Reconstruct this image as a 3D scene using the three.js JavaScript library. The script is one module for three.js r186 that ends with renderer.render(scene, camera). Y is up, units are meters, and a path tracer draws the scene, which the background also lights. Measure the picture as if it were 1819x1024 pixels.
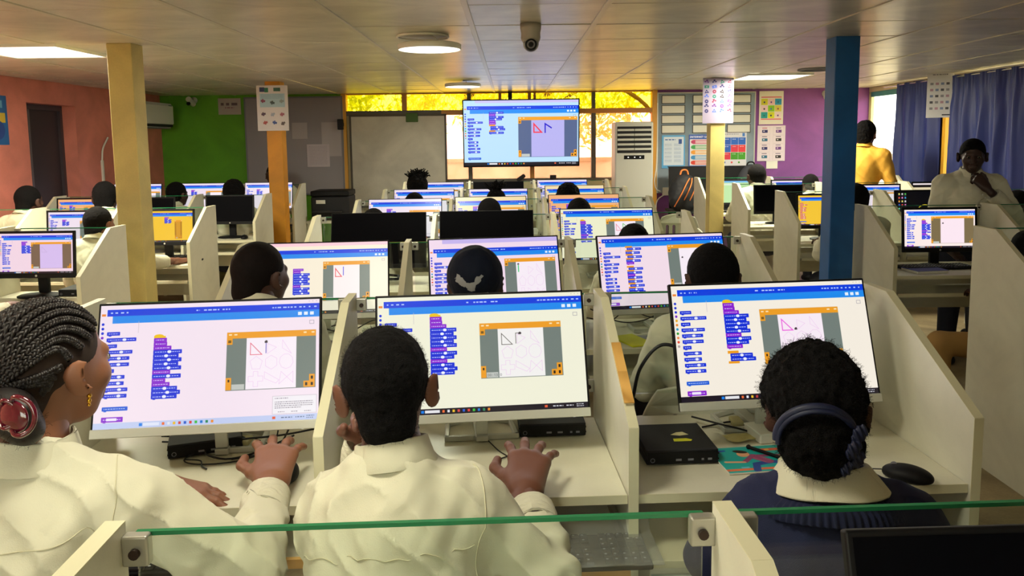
import * as THREE from 'three';
import { RoundedBoxGeometry } from 'three/addons/geometries/RoundedBoxGeometry.js';
import { mergeGeometries } from 'three/addons/utils/BufferGeometryUtils.js';
import { ImprovedNoise } from 'three/addons/math/ImprovedNoise.js';
import { RectAreaLightUniformsLib } from 'three/addons/lights/RectAreaLightUniformsLib.js';

// ---------------------------------------------------------------- camera, sky, sun, exposure
// World: x to the right, y up, the camera looks along -z. P(X, H, Z) takes Z as distance ahead.
const scene = new THREE.Scene();
const P = (X, H, Z) => new THREE.Vector3(X, H, -Z);
const camera = new THREE.PerspectiveCamera(2 * Math.atan(624 / 1380) * 180 / Math.PI, 1819 / 1024, 0.05, 200);
camera.setViewOffset(1819, 1248, 0, 224, 1819, 1024);
camera.position.set(0, 1.55, 0);
camera.rotation.order = 'YXZ';
camera.rotation.set(-Math.atan(149 / 1380), 0, -0.012);
camera.updateProjectionMatrix();

const renderer = new THREE.WebGLRenderer({ antialias: true });
renderer.toneMapping = THREE.LinearToneMapping;
renderer.toneMappingExposure = 1.58;
renderer.shadowMap.enabled = true;
renderer.shadowMap.type = THREE.PCFSoftShadowMap;
RectAreaLightUniformsLib.init();

scene.background = new THREE.Color(1.0, 0.96, 0.86);
scene.backgroundIntensity = 4.6;
const sun = new THREE.DirectionalLight(new THREE.Color(1.0, 0.89, 0.66), 9);
sun.position.set(9, 11, -22); sun.target.position.set(0, 0, -9);
sun.castShadow = true; sun.shadow.radius = 1;
Object.assign(sun.shadow.camera, { left: -14, right: 14, top: 14, bottom: -14, near: 0.5, far: 50 });
scene.add(sun, sun.target);
const LAMP = { panel: 46, round: 40, glow: 1.5, color: new THREE.Color(1.0, 0.94, 0.73) };

// ---------------------------------------------------------------- helpers
let seed = 12345;
const rnd = () => { seed = (seed * 1664525 + 1013904223) >>> 0; return seed / 4294967296; };
const rr = (a, b) => a + (b - a) * rnd();
const IN = new ImprovedNoise();
const noise = (x, y, z) => IN.noise(x + 31.7, y + 17.3, z + 5.9);
const clamp = (x, a, b) => Math.max(a, Math.min(b, x));
const V3 = (x, y, z) => new THREE.Vector3(x, y, z);

const counts = {};
function numbered(n) { const k = counts[n] = (counts[n] ?? -1) + 1; return k ? n + '_' + String(k).padStart(3, '0') : n; }
function tag(o, label, category, group, kind) {
  if (label) o.userData.label = label; if (category) o.userData.category = category;
  if (group) o.userData.group = group; if (kind) o.userData.kind = kind; return o;
}
function thing(name, label, category, pos, turn = 0, group) {
  const o = new THREE.Group(); o.name = numbered(name); if (pos) o.position.copy(pos); o.rotation.y = turn; scene.add(o);
  return tag(o, label, category, group);
}
function part(name, geo, mat, parent, label) {
  const m = new THREE.Mesh(Array.isArray(geo) ? join(geo) : geo, mat);
  m.name = parent === scene ? numbered(name) : name; m.castShadow = m.receiveShadow = true; parent.add(m);
  if (label) m.userData.label = label; return m;
}
function struct(name, geo, mat) { const m = part(name, geo, mat, scene); m.userData.kind = 'structure'; return m; }
function dup(o, pos, turn, label, group) {
  const c = o.clone(); c.name = numbered(o.name.replace(/_\d{3}$/, '')); c.userData = { ...o.userData };
  if (pos) c.position.copy(pos); if (turn !== undefined) c.rotation.y = turn;
  if (label) c.userData.label = label; if (group) c.userData.group = group; scene.add(c); return c;
}
function join(gs) {
  return mergeGeometries(gs.map((g) => { g = g.index ? g.toNonIndexed() : g; for (const k of Object.keys(g.attributes)) if (!['position', 'normal', 'uv'].includes(k)) g.deleteAttribute(k); return g; }));
}
function boxUV(g) {            // uv in metres, by the way each face looks
  const p = g.attributes.position, n = g.attributes.normal, uv = new Float32Array(p.count * 2);
  for (let i = 0; i < p.count; i++) {
    const ax = Math.abs(n.getX(i)), ay = Math.abs(n.getY(i)), az = Math.abs(n.getZ(i));
    const [u, v] = ax >= ay && ax >= az ? [p.getZ(i), p.getY(i)] : ay >= az ? [p.getX(i), p.getZ(i)] : [p.getX(i), p.getY(i)];
    uv[2 * i] = u; uv[2 * i + 1] = v;
  }
  g.setAttribute('uv', new THREE.BufferAttribute(uv, 2)); return g;
}
function box(w, h, d, x = 0, y = 0, z = 0, r = 0.002) {
  const g = r > 0 ? new RoundedBoxGeometry(w, h, d, 1, Math.min(r, w / 2.1, h / 2.1, d / 2.1)) : new THREE.BoxGeometry(w, h, d);
  return boxUV(g.translate(x, y, z));
}
function tube(pts, r, seg = 24, rad = 6, closed = false) {
  return new THREE.TubeGeometry(new THREE.CatmullRomCurve3(pts.map((p) => p.isVector3 ? p : V3(...p)), closed, 'centripetal'), seg, r, rad, closed);
}
function rod(a, b, r, rad = 8) { return new THREE.TubeGeometry(new THREE.LineCurve3(a, b), 1, r, rad, false); }
function prism(poly, depth, bevel = 0) {   // polygon in x,y extruded along z by depth, centred
  const s = new THREE.Shape(poly.map((p) => new THREE.Vector2(p[0], p[1])));
  const g = new THREE.ExtrudeGeometry(s, { depth: depth - 2 * bevel, bevelEnabled: bevel > 0, bevelThickness: bevel, bevelSize: bevel, bevelSegments: 1, steps: 1, curveSegments: 10 });
  return boxUV(g.translate(0, 0, -depth / 2 + bevel));
}
const lathe = (pts, seg = 24) => new THREE.LatheGeometry(pts.map((p) => new THREE.Vector2(p[0], p[1])), seg);
const ellipsoid = (rx, ry, rz, x = 0, y = 0, z = 0, a = 20, b = 14) => new THREE.SphereGeometry(1, a, b).scale(rx, ry, rz).translate(x, y, z);

// textures
function dataTex(n, fn, srgb = false) {
  const a = new Uint8Array(n * n * 4);
  for (let j = 0; j < n; j++) for (let i = 0; i < n; i++) { const v = fn(i / n, j / n), o = 4 * (j * n + i); for (let k = 0; k < 3; k++) a[o + k] = clamp(Array.isArray(v) ? v[k] : v, 0, 1) * 255; a[o + 3] = 255; }
  const t = new THREE.DataTexture(a, n, n); t.wrapS = t.wrapT = THREE.RepeatWrapping; t.magFilter = THREE.LinearFilter; t.minFilter = THREE.LinearMipmapLinearFilter; t.generateMipmaps = true;
  if (srgb) t.colorSpace = THREE.SRGBColorSpace; t.needsUpdate = true; return t;
}
// noise that tiles: drawn on a torus
function tnoise(u, v, f, k = 0) { const a = u * 2 * Math.PI, b = v * 2 * Math.PI, r = f / 6.28; return noise(Math.cos(a) * r + k * 7.1, Math.sin(a) * r + Math.cos(b) * r * 1.3, Math.sin(b) * r - k * 3.7); }
const fbm = (u, v, f, k) => tnoise(u, v, f, k) + 0.5 * tnoise(u, v, f * 2.1, k + 1) + 0.25 * tnoise(u, v, f * 4.3, k + 2);
const rep = (t, x, y = x) => { const c = t.clone(); c.repeat.set(x, y); c.needsUpdate = true; return c; };
const T = {};
T.cloud = dataTex(256, (u, v) => 0.5 + 0.45 * fbm(u, v, 7, 0));
T.grain = dataTex(256, (u, v) => 0.5 + 0.3 * fbm(u, v, 40, 3) + 0.25 * (rnd() - 0.5));
T.weave = dataTex(128, (u, v) => 0.5 + 0.25 * Math.sin(u * 2 * Math.PI * 32) * Math.sin(v * 2 * Math.PI * 32) + 0.2 * (rnd() - 0.5));
T.paint = dataTex(256, (u, v) => { const n = 0.94 + 0.08 * fbm(u, v, 5, 6) + 0.03 * (rnd() - 0.5); return [n, n, n]; }, true);
T.ridge = dataTex(128, (u, v) => 0.5 + 0.35 * Math.sin(v * 2 * Math.PI * 12) + 0.15 * fbm(u, v, 5, 9));
T.wood = dataTex(256, (u, v) => { const n = 0.5 + 0.5 * Math.sin(40 * v + 5 * fbm(u, v, 3, 2)); return [0.78 + 0.14 * n, 0.58 + 0.14 * n, 0.28 + 0.12 * n]; }, true);
T.fleck = dataTex(256, (u, v) => { const n = 0.97 + 0.02 * fbm(u, v, 9, 4) + 0.01 * (rnd() - 0.5); return [n, n * 0.995, n * 0.975]; }, true);
T.curl = dataTex(256, (u, v) => Math.abs(fbm(u, v, 30, 5)) * 1.3 + 0.25 * (rnd() - 0.5));
T.cloth = dataTex(256, (u, v) => { return 0.5 + 0.3 * tnoise(u, v, 4, 21) + 0.12 * tnoise(u, v, 9, 22) + 0.03 * (rnd() - 0.5); });
T.floor = dataTex(256, (u, v) => { const n = 0.80 + 0.16 * fbm(u, v, 6, 11) + 0.07 * (rnd() - 0.5); return [n, n * 0.95, n * 0.84]; }, true);

const std = (c, rough, o = {}) => new THREE.MeshStandardMaterial({ color: c, roughness: rough, ...o });
const phys = (c, rough, o = {}) => new THREE.MeshPhysicalMaterial({ color: c, roughness: rough, ...o });
const M = {
  laminate: std('#dedccc', 0.42, { map: rep(T.fleck, 1.6), bumpMap: rep(T.grain, 8), bumpScale: 0.0001 }),
  desk: std('#e2e0cd', 0.34, { map: rep(T.fleck, 1.3), bumpMap: rep(T.grain, 8), bumpScale: 0.0001 }),
  edge: std('#d8d4b4', 0.45), wood: std('#ffffff', 0.6, { map: rep(T.wood, 3, 1) }),
  steel: std('#b9b8ae', 0.32, { metalness: 0.75 }), chrome: std('#d8d8d4', 0.18, { metalness: 1 }), bolt: std('#3a2c26', 0.5, { metalness: 0.6 }),
  glass: phys('#f8fcf9', 0.03, { transmission: 1, thickness: 0, ior: 1.5 }), glassEdge: phys('#2f8a5c', 0.15, { transmission: 0.25, thickness: 0, ior: 1.5 }),
  black: phys('#08080b', 0.55, { specularIntensity: 0.5 }), blackMatt: std('#131318', 0.7, { bumpMap: rep(T.grain, 20), bumpScale: 0.0001 }), offScreen: phys('#020207', 0.6, { specularIntensity: 0.14 }),
  silver: std('#c6c7bd', 0.42, { metalness: 0.12 }), cable: std('#101014', 0.5), whitePlastic: std('#e8e8de', 0.4), grey: std('#7e8088', 0.6),
  skin: std('#6e4433', 0.5, { bumpMap: rep(T.grain, 30), bumpScale: 0.00015 }), skinDark: std('#42261d', 0.52, { bumpMap: rep(T.grain, 30), bumpScale: 0.00015 }), skinLight: std('#8a5a40', 0.48, { bumpMap: rep(T.grain, 30), bumpScale: 0.00015 }),
  nail: std('#a87562', 0.3), eyeWhite: std('#a3998a', 0.2), hair: phys('#090708', 0.8, { specularIntensity: 0.35, bumpMap: rep(T.curl, 14), bumpScale: 0.003 }), hairFar: phys('#0a0809', 0.85, { specularIntensity: 0.3, bumpMap: rep(T.curl, 10), bumpScale: 0.003 }), strand: phys('#0b0808', 0.7, { specularIntensity: 0.3 }), braid: std('#17100f', 0.5),
  shirt: phys('#d4d1ba', 0.82, { bumpMap: rep(T.cloth, 4.5), bumpScale: 0.007, sheen: 0.25, sheenRoughness: 0.6 }), seam: std('#c9c4a8', 0.8), sweater: phys('#1b2146', 0.92, { bumpMap: rep(T.weave, 9, 9), bumpScale: 0.0012, sheen: 0.4, sheenColor: new THREE.Color('#3a4a90'), sheenRoughness: 0.5 }),
  trousers: std('#1d2030', 0.85), khaki: std('#b08a52', 0.85), navy: phys('#0a1020', 0.85, { specularIntensity: 0.4, bumpMap: rep(T.weave, 14), bumpScale: 0.0004 }), satin: phys('#0e1738', 0.5, { sheen: 0.3 }),
  paper: std('#e6e4da', 0.8),
};
// ---------------------------------------------------------------- bodies: joined tapered capsules and ellipsoids, meshed as one skin
const cap = (a, b, ra, rb = ra, k = 0.03, op = 1) => ({ t: 0, a, ab: b.clone().sub(a), l2: Math.max(1e-9, a.distanceToSquared(b)), ra, rb, k, op });
const ell = (c, r, k = 0.03, q = null, op = 1) => ({ t: 1, a: c, r, k, op, m: q ? new THREE.Matrix3().setFromMatrix4(new THREE.Matrix4().makeRotationFromQuaternion(q.clone().invert())).elements : null });
const plane = (p, n, op = -1, k = 0.004) => ({ t: 2, a: p, n: n.clone().normalize(), k, op });   // op -1 takes away the side the normal points to
function field(prims, disp) {
  return (x, y, z) => {
    let d = 1e3;
    for (const p of prims) {
      const px = x - p.a.x, py = y - p.a.y, pz = z - p.a.z; let e;
      if (p.t === 0) { const t = clamp((px * p.ab.x + py * p.ab.y + pz * p.ab.z) / p.l2, 0, 1); e = Math.hypot(px - p.ab.x * t, py - p.ab.y * t, pz - p.ab.z * t) - (p.ra + (p.rb - p.ra) * t); }
      else if (p.t === 1) {
        let qx = px, qy = py, qz = pz; if (p.m) { const m = p.m; qx = m[0] * px + m[3] * py + m[6] * pz; qy = m[1] * px + m[4] * py + m[7] * pz; qz = m[2] * px + m[5] * py + m[8] * pz; }
        const k0 = Math.hypot(qx / p.r[0], qy / p.r[1], qz / p.r[2]), k1 = Math.hypot(qx / p.r[0] ** 2, qy / p.r[1] ** 2, qz / p.r[2] ** 2); e = k1 < 1e-9 ? -Math.min(...p.r) : k0 * (k0 - 1) / k1;
      } else e = -(px * p.n.x + py * p.n.y + pz * p.n.z);
      if (p.op > 0) { const h = Math.max(p.k - Math.abs(d - e), 0) / p.k; d = Math.min(d, e) - h * h * p.k * 0.25; }
      else { e = -e; const h = Math.max(p.k - Math.abs(d - e), 0) / p.k; d = Math.max(d, e) + h * h * p.k * 0.25; }
    }
    return disp ? d + disp(x, y, z, d) : d;
  };
}
function bounds(prims, pad) {
  const b = new THREE.Box3();
  for (const p of prims) if (p.op > 0) {
    if (p.t === 0) { const r = Math.max(p.ra, p.rb), e = p.a.clone().add(p.ab); for (const q of [p.a, e]) { b.expandByPoint(q.clone().addScalar(r)); b.expandByPoint(q.clone().addScalar(-r)); } }
    else if (p.t === 1) { const r = p.m ? Math.max(...p.r) : 0; b.expandByPoint(V3(p.a.x + (r || p.r[0]), p.a.y + (r || p.r[1]), p.a.z + (r || p.r[2]))); b.expandByPoint(V3(p.a.x - (r || p.r[0]), p.a.y - (r || p.r[1]), p.a.z - (r || p.r[2]))); }
  }
  return b.expandByScalar(pad);
}
function skinMesh(prims, c, disp, bb) {     // surface nets
  const f = field(prims, disp), b = bb || bounds(prims, 2.5 * c), s = b.getSize(V3(0, 0, 0));
  const nx = Math.ceil(s.x / c) + 1, ny = Math.ceil(s.y / c) + 1, nz = Math.ceil(s.z / c) + 1, v = new Float32Array(nx * ny * nz), id = new Int32Array(nx * ny * nz).fill(-1);
  for (let k = 0, o = 0; k < nz; k++) for (let j = 0; j < ny; j++) for (let i = 0; i < nx;) {
    const d = v[o] = f(b.min.x + i * c, b.min.y + j * c, b.min.z + k * c); o++; i++;
    if (d > 6 * c) { const skip = Math.min(nx - i, Math.floor(d / c * 0.55)); for (let q = 0; q < skip; q++) { v[o++] = d; } i += skip; }
  }
  const pos = [], nor = [], idx = [], sx = 1, sy = nx, sz = nx * ny;
  const E12 = [[0, 1], [2, 3], [4, 5], [6, 7], [0, 2], [1, 3], [4, 6], [5, 7], [0, 4], [1, 5], [2, 6], [3, 7]], off = [0, sx, sy, sx + sy, sz, sx + sz, sy + sz, sx + sy + sz];
  for (let k = 0; k < nz - 1; k++) for (let j = 0; j < ny - 1; j++) for (let i = 0; i < nx - 1; i++) {
    const o = i + j * sy + k * sz; let m = 0; for (let q = 0; q < 8; q++) if (v[o + off[q]] < 0) m |= 1 << q;
    if (m === 0 || m === 255) continue;
    let x = 0, y = 0, z = 0, n = 0;
    for (const [p, q] of E12) { if (((m >> p) & 1) === ((m >> q) & 1)) continue; const a = v[o + off[p]], t = a / (a - v[o + off[q]]); x += (p & 1) + t * ((q & 1) - (p & 1)); y += ((p >> 1) & 1) + t * (((q >> 1) & 1) - ((p >> 1) & 1)); z += (p >> 2) + t * ((q >> 2) - (p >> 2)); n++; }
    id[o] = pos.length / 3; pos.push(b.min.x + (i + x / n) * c, b.min.y + (j + y / n) * c, b.min.z + (k + z / n) * c);
  }
  const quad = (a, b2, c2, d, flip) => { if (a < 0 || b2 < 0 || c2 < 0 || d < 0) return; flip ? idx.push(a, c2, b2, b2, c2, d) : idx.push(a, b2, c2, b2, d, c2); };
  for (let k = 1; k < nz - 1; k++) for (let j = 1; j < ny - 1; j++) for (let i = 1; i < nx - 1; i++) {
    const o = i + j * sy + k * sz, s0 = v[o] < 0;
    if (s0 !== v[o + sx] < 0) quad(id[o], id[o - sy], id[o - sz], id[o - sy - sz], s0);
    if (s0 !== v[o + sy] < 0) quad(id[o], id[o - sz], id[o - sx], id[o - sx - sz], s0);
    if (s0 !== v[o + sz] < 0) quad(id[o], id[o - sx], id[o - sy], id[o - sx - sy], s0);
  }
  const h = c * 0.4;
  for (let i = 0; i < pos.length; i += 3) {
    const [x, y, z] = [pos[i], pos[i + 1], pos[i + 2]]; const g = V3(f(x + h, y, z) - f(x - h, y, z), f(x, y + h, z) - f(x, y - h, z), f(x, y, z + h) - f(x, y, z - h)).normalize(); nor.push(g.x, g.y, g.z);
  }
  const g = new THREE.BufferGeometry(); g.setAttribute('position', new THREE.Float32BufferAttribute(pos, 3)); g.setAttribute('normal', new THREE.Float32BufferAttribute(nor, 3)); g.setIndex(idx);
  // faces turned outward
  if (idx.length) { const A = V3(0, 0, 0).fromArray(pos, idx[0] * 3), B = V3(0, 0, 0).fromArray(pos, idx[1] * 3), C = V3(0, 0, 0).fromArray(pos, idx[2] * 3), N = V3(0, 0, 0).fromArray(nor, idx[0] * 3); if (B.sub(A).cross(C.sub(A)).dot(N) < 0) for (let i = 0; i < idx.length; i += 3) { const t = idx[i + 1]; idx[i + 1] = idx[i + 2]; idx[i + 2] = t; } g.setIndex(idx); }
  return faceUV(g);
}
function faceUV(g0) {      // uv in metres, each face by its own way of looking
  const g = g0.toNonIndexed(), p = g.attributes.position, n = g.attributes.normal, uv = new Float32Array(p.count * 2);
  for (let i = 0; i < p.count; i += 3) {
    const s = [0, 0, 0]; for (let k = 0; k < 3; k++) { s[0] += n.getX(i + k); s[1] += n.getY(i + k); s[2] += n.getZ(i + k); } const [ax, ay, az] = s.map(Math.abs);
    for (let k = i; k < i + 3; k++) { const [u, v] = ax >= ay && ax >= az ? [p.getZ(k), p.getY(k)] : ay >= az ? [p.getX(k), p.getZ(k)] : [p.getX(k), p.getY(k)]; uv[2 * k] = u; uv[2 * k + 1] = v; }
  }
  g.setAttribute('uv', new THREE.BufferAttribute(uv, 2)); return g;
}
function onto(f, p, lift = 0) {      // the nearest point of the surface
  const q = p.clone(), h = 0.002;
  for (let i = 0; i < 14; i++) { const d = f(q.x, q.y, q.z) - lift, g = V3(f(q.x + h, q.y, q.z) - f(q.x - h, q.y, q.z), f(q.x, q.y + h, q.z) - f(q.x, q.y - h, q.z), f(q.x, q.y, q.z + h) - f(q.x, q.y, q.z - h)); if (g.lengthSq() < 1e-14) break; q.addScaledVector(g.normalize(), -d * 0.9); }
  return q;
}
// a head about the middle of the skull, 0.22 high, looking along -z
function headPrims() {
  const p = [ell(V3(0, 0.022, 0.012), [0.074, 0.089, 0.094]), ell(V3(0, -0.042, -0.036), [0.057, 0.068, 0.058], 0.035), cap(V3(0, -0.088, -0.062), V3(0, -0.09, -0.066), 0.018, 0.017, 0.03),
    cap(V3(0, 0.002, -0.09), V3(0, -0.03, -0.107), 0.008, 0.012, 0.014), cap(V3(-0.013, -0.034, -0.098), V3(0.013, -0.034, -0.098), 0.008, 0.008, 0.01), cap(V3(-0.038, 0.018, -0.074), V3(0.038, 0.018, -0.074), 0.011, 0.011, 0.016),
    cap(V3(-0.044, -0.022, -0.062), V3(-0.04, -0.026, -0.066), 0.017, 0.016, 0.025), cap(V3(0.044, -0.022, -0.062), V3(0.04, -0.026, -0.066), 0.017, 0.016, 0.025)];
  for (const s of [-1, 1]) p.push(ell(V3(s * 0.031, 0.002, -0.1), [0.017, 0.011, 0.016], 0.01, null, -1));
  p.push(cap(V3(-0.018, -0.06, -0.09), V3(0.018, -0.06, -0.09), 0.008, 0.008, 0.008), cap(V3(-0.015, -0.071, -0.088), V3(0.015, -0.071, -0.088), 0.008, 0.008, 0.006));
  for (const s of [-1, 1]) { const q = new THREE.Quaternion().setFromEuler(new THREE.Euler(0.15, s * -0.7, s * -0.1)); p.push(ell(V3(s * 0.086, -0.012, 0.016), [0.009, 0.034, 0.023], 0.007, q), ell(V3(s * 0.094, -0.008, 0.007), [0.007, 0.022, 0.012], 0.004, q, -1)); }
  p.push(cap(V3(0, -0.05, 0.03), V3(0, -0.15, 0.045), 0.05, 0.054, 0.03));
  return p;
}
// a right hand from the wrist at the origin, fingers along -z, back of the hand up, thumb towards -x
function handPrims(curl = 1, spread = 1, fist = 0) {
  const p = [], kn = [[-0.029, 0.002, -0.086], [-0.0095, 0.004, -0.09], [0.0105, 0.003, -0.085], [0.029, 0, -0.076]], len = [0.072, 0.08, 0.074, 0.058], rad = [0.0092, 0.0095, 0.009, 0.0078];
  p.push(cap(V3(0, 0, 0.045), V3(0, 0, 0), 0.025, 0.024));
  kn.forEach((k, i) => {
    const K = V3(...k); p.push(cap(V3(k[0] * 0.55, -0.001, -0.005), K, 0.0155, 0.0125, 0.016));
    let a = 0.18 * curl + fist, at = K; const yaw = (i - 1.4) * 0.1 * spread;
    [0.46, 0.32, 0.22].forEach((q, s) => { const l = len[i] * q, d = V3(Math.sin(yaw) * Math.cos(a), -Math.sin(a), -Math.cos(yaw) * Math.cos(a)), e = at.clone().addScaledVector(d, l); p.push(cap(at, e, rad[i] * (1.04 - 0.07 * s), rad[i] * (0.98 - 0.08 * s), s ? 0.003 : 0.008)); at = e; a += [0.55, 0.4, 0][s] * curl + fist * 1.1; });
  });
  const t = [V3(-0.016, -0.006, -0.018), V3(-0.043, -0.012, -0.048), V3(-0.052 - 0.006 * spread, -0.015, -0.076), V3(-0.05 - 0.006 * spread, -0.017, -0.1)];
  p.push(cap(t[0], t[1], 0.016, 0.0125, 0.018), cap(t[1], t[2], 0.0115, 0.0105, 0.006), cap(t[2], t[3], 0.0105, 0.0085, 0.004));
  return p;
}
function handGeo(wrist, towards, up, left, opts = {}) {
  const z = wrist.clone().sub(towards).normalize(), x = up.clone().cross(z).normalize(), y = z.clone().cross(x), m = new THREE.Matrix4().makeBasis(x, y, z).setPosition(wrist);
  const g = skinMesh(handPrims(opts.curl, opts.spread, opts.fist), opts.cell || 0.0032);
  if (left) { g.scale(-1, 1, 1); for (const a of Object.values(g.attributes)) { const w = a.itemSize, r = a.array; for (let k = 0; k < a.count; k += 3) for (let c = 0; c < w; c++) { const t = r[k * w + c]; r[k * w + c] = r[(k + 1) * w + c]; r[(k + 1) * w + c] = t; } } }
  if (opts.size) g.scale(opts.size, opts.size, opts.size);
  return g.applyMatrix4(m);
}
// ---------------------------------------------------------------- people
const HEADGEO = {}; const headGeo = (c) => (HEADGEO[c] ??= skinMesh(headPrims(), c));
function headMatrix(j) { return new THREE.Matrix4().compose(j.head, new THREE.Quaternion().setFromEuler(new THREE.Euler(j.pitch || 0, j.yaw || 0, j.roll || 0, 'YXZ')), V3(1, 1, 1).multiplyScalar(j.headSize || 1)); }
function seatedJoints(o = {}) {      // a pupil at a desk, both hands forward; in the person's own axes, looking along -z
  return { head: V3(0, 1.095, -0.07), neck: V3(0, 0.985, -0.015), chest: V3(0, 0.80, 0.0), pelvis: V3(0, 0.50, 0.06), shL: V3(-0.165, 0.915, 0), shR: V3(0.165, 0.915, 0),
    elL: V3(-0.215, 0.72, -0.1), elR: V3(0.215, 0.72, -0.1), wrL: V3(-0.15, 0.785, -0.29), wrR: V3(0.15, 0.785, -0.29), toL: V3(-0.12, 0.765, -0.42), toR: V3(0.14, 0.765, -0.42),
    hipL: V3(-0.09, 0.47, 0.02), hipR: V3(0.09, 0.47, 0.02), knL: V3(-0.11, 0.47, -0.36), knR: V3(0.11, 0.47, -0.36), anL: V3(-0.11, 0.075, -0.33), anR: V3(0.11, 0.075, -0.33), ...o };
}
const mid = (a, b, t = 0.5) => a.clone().lerp(b, t);
function bodyParts(j, o) {       // {body, shirt, trousers, shoe geometries}
  const c = o.cell || 0.014, sk = [];
  sk.push(cap(j.pelvis, j.chest, 0.10, 0.115), cap(mid(j.shL, j.neck, 0.3), mid(j.shR, j.neck, 0.3), 0.05, 0.05, 0.05), cap(j.chest, j.neck, 0.11, 0.05, 0.05), cap(j.neck, mid(j.neck, j.head, 0.6), 0.052, 0.047, 0.04));
  for (const s of ['L', 'R']) sk.push(cap(j['sh' + s], j['el' + s], 0.043, 0.034), cap(j['el' + s], j['wr' + s], 0.035, 0.024, 0.012), cap(j['hip' + s], j['kn' + s], 0.075, 0.055), cap(j['kn' + s], j['an' + s], 0.05, 0.033, 0.012));
  const geos = [skinMesh(sk, c)];
  const hm = headMatrix(j); geos.push(headGeo(o.headCell || 0.0055).clone().applyMatrix4(hm));
  const up = V3(0, 1, 0);
  if (!o.noHandL) geos.push(handGeo(j.wrL, j.toL, j.upL || up, true, { cell: o.handCell || 0.005, ...o.handL }));
  if (!o.noHandR) geos.push(handGeo(j.wrR, j.toR, j.upR || up, false, { cell: o.handCell || 0.005, ...o.handR }));
  const sh = [], T0 = o.torso || 1;
  sh.push(ell(mid(j.chest, j.neck, 0.15), [0.158 * T0, 0.17, 0.112], 0.05), cap(j.pelvis, j.chest, 0.125 * T0, 0.125 * T0, 0.07), cap(mid(j.shL, j.shR, 0.1), mid(j.shL, j.shR, 0.9), 0.056, 0.056, 0.06), cap(mid(j.shL, j.neck, 0.35), j.neck, 0.032, 0.04, 0.06), cap(mid(j.shR, j.neck, 0.35), j.neck, 0.032, 0.04, 0.06));
  const ends = [];
  for (const s of ['L', 'R']) { const w = mid(j['el' + s], j['wr' + s], o.sleeve || 0.9); sh.push(cap(j['sh' + s], j['el' + s], 0.06, (o.elbow || 0.054), 0.055), cap(j['el' + s], w, (o.elbow || 0.054), 0.046, 0.02)); ends.push([w, j['wr' + s].clone().sub(j['el' + s]).normalize()]); }
  for (const [w, d] of ends) sh.push(cap(w.clone().addScaledVector(d, 0.012), w.clone().addScaledVector(d, 0.07), 0.062, 0.062, 0.004, -1));
  const nd = j.head.clone().sub(j.neck).normalize();
  sh.push(cap(j.neck.clone().addScaledVector(nd, 0.028), j.neck.clone().addScaledVector(nd, 0.09), 0.06, 0.08, 0.01, -1), plane(V3(0, o.hem ?? 0.44, 0), V3(0, -1, 0)));
  const amp = 2.3 * (o.folds ?? 0.004);
  const seams = [j.shL, j.shR, j.elL, j.elR];
  const disp = (x, y, z, d) => {
    if (Math.abs(d) > 0.04) return 0;
    let near = 0.7; for (const q of seams) near = Math.max(near, 1.5 - Math.hypot(x - q.x, y - q.y, z - q.z) / 0.11);
    const n = 0.8 * noise(x * 9 + y * 5, y * 6 - x * 3, z * 7) + 0.6 * noise(x * 22 - y * 9, y * 9 + z * 8, z * 16 + x * 7), r = Math.pow(1 - Math.abs(noise(x * 13 + y * 11, y * 5, z * 12 - y * 6 + 3)), 3) - 0.4;
    return -amp * near * (n + 0.75 * r);
  };
  const shirtField = field(sh, disp), shirt = skinMesh(sh, o.shirtCell || c, disp);
  const tr = [cap(j.hipL, j.hipR, 0.12, 0.12)];
  for (const s of ['L', 'R']) tr.push(cap(j['hip' + s], j['kn' + s], 0.092, 0.072, 0.02), cap(j['kn' + s], j['an' + s], 0.07, 0.055, 0.02));
  const trousers = skinMesh(tr, Math.max(c, 0.014));
  const shoes = ['L', 'R'].map((s) => { const a = j['an' + s], f = j.foot || V3(0, 0, -1); return skinMesh([cap(V3(a.x, 0.045, a.z).addScaledVector(f, -0.03), V3(a.x, 0.035, a.z).addScaledVector(f, 0.11), 0.044, 0.035, 0.01), cap(V3(a.x, 0.05, a.z), a, 0.042, 0.038), plane(V3(0, 0.004, 0), V3(0, -1, 0))], 0.012); });
  return { body: join(geos.map((g) => g.toNonIndexed ? g : g)), shirt, shirtField, trousers, shoes, hm };
}
// short hair: a cap over the skull down to a slanting hairline
function shortHair(hm, o = {}) {
  const k = o.size || 1, f = [ell(V3(0, 0.026, 0.016), [0.0795 * k, 0.092 * k, 0.0975 * k]), ell(V3(0, -0.05, 0.075), [0.05, 0.045, 0.034], 0.03)];
  f.push(plane(V3(0, 0.055, -0.078), V3(0, -0.7, -0.66)), plane(V3(0, -0.085, 0.06), V3(0, -1, -0.25)));
  const q = [cap(V3(-0.1, -0.02, -0.02), V3(0.1, -0.02, -0.02), 0.03, 0.03, 0.01, -1), cap(V3(-0.1, -0.055, 0.0), V3(0.1, -0.055, 0.0), 0.026, 0.026, 0.01, -1)];
  const a = o.rough ?? 0.0016;
  return skinMesh([...f, ...q], o.cell || 0.005, (x, y, z, d) => Math.abs(d) > 0.02 ? 0 : -a * (noise(x * 130, y * 130, z * 130) + noise(x * 60, y * 60, z * 60))).applyMatrix4(hm);
}
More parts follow.
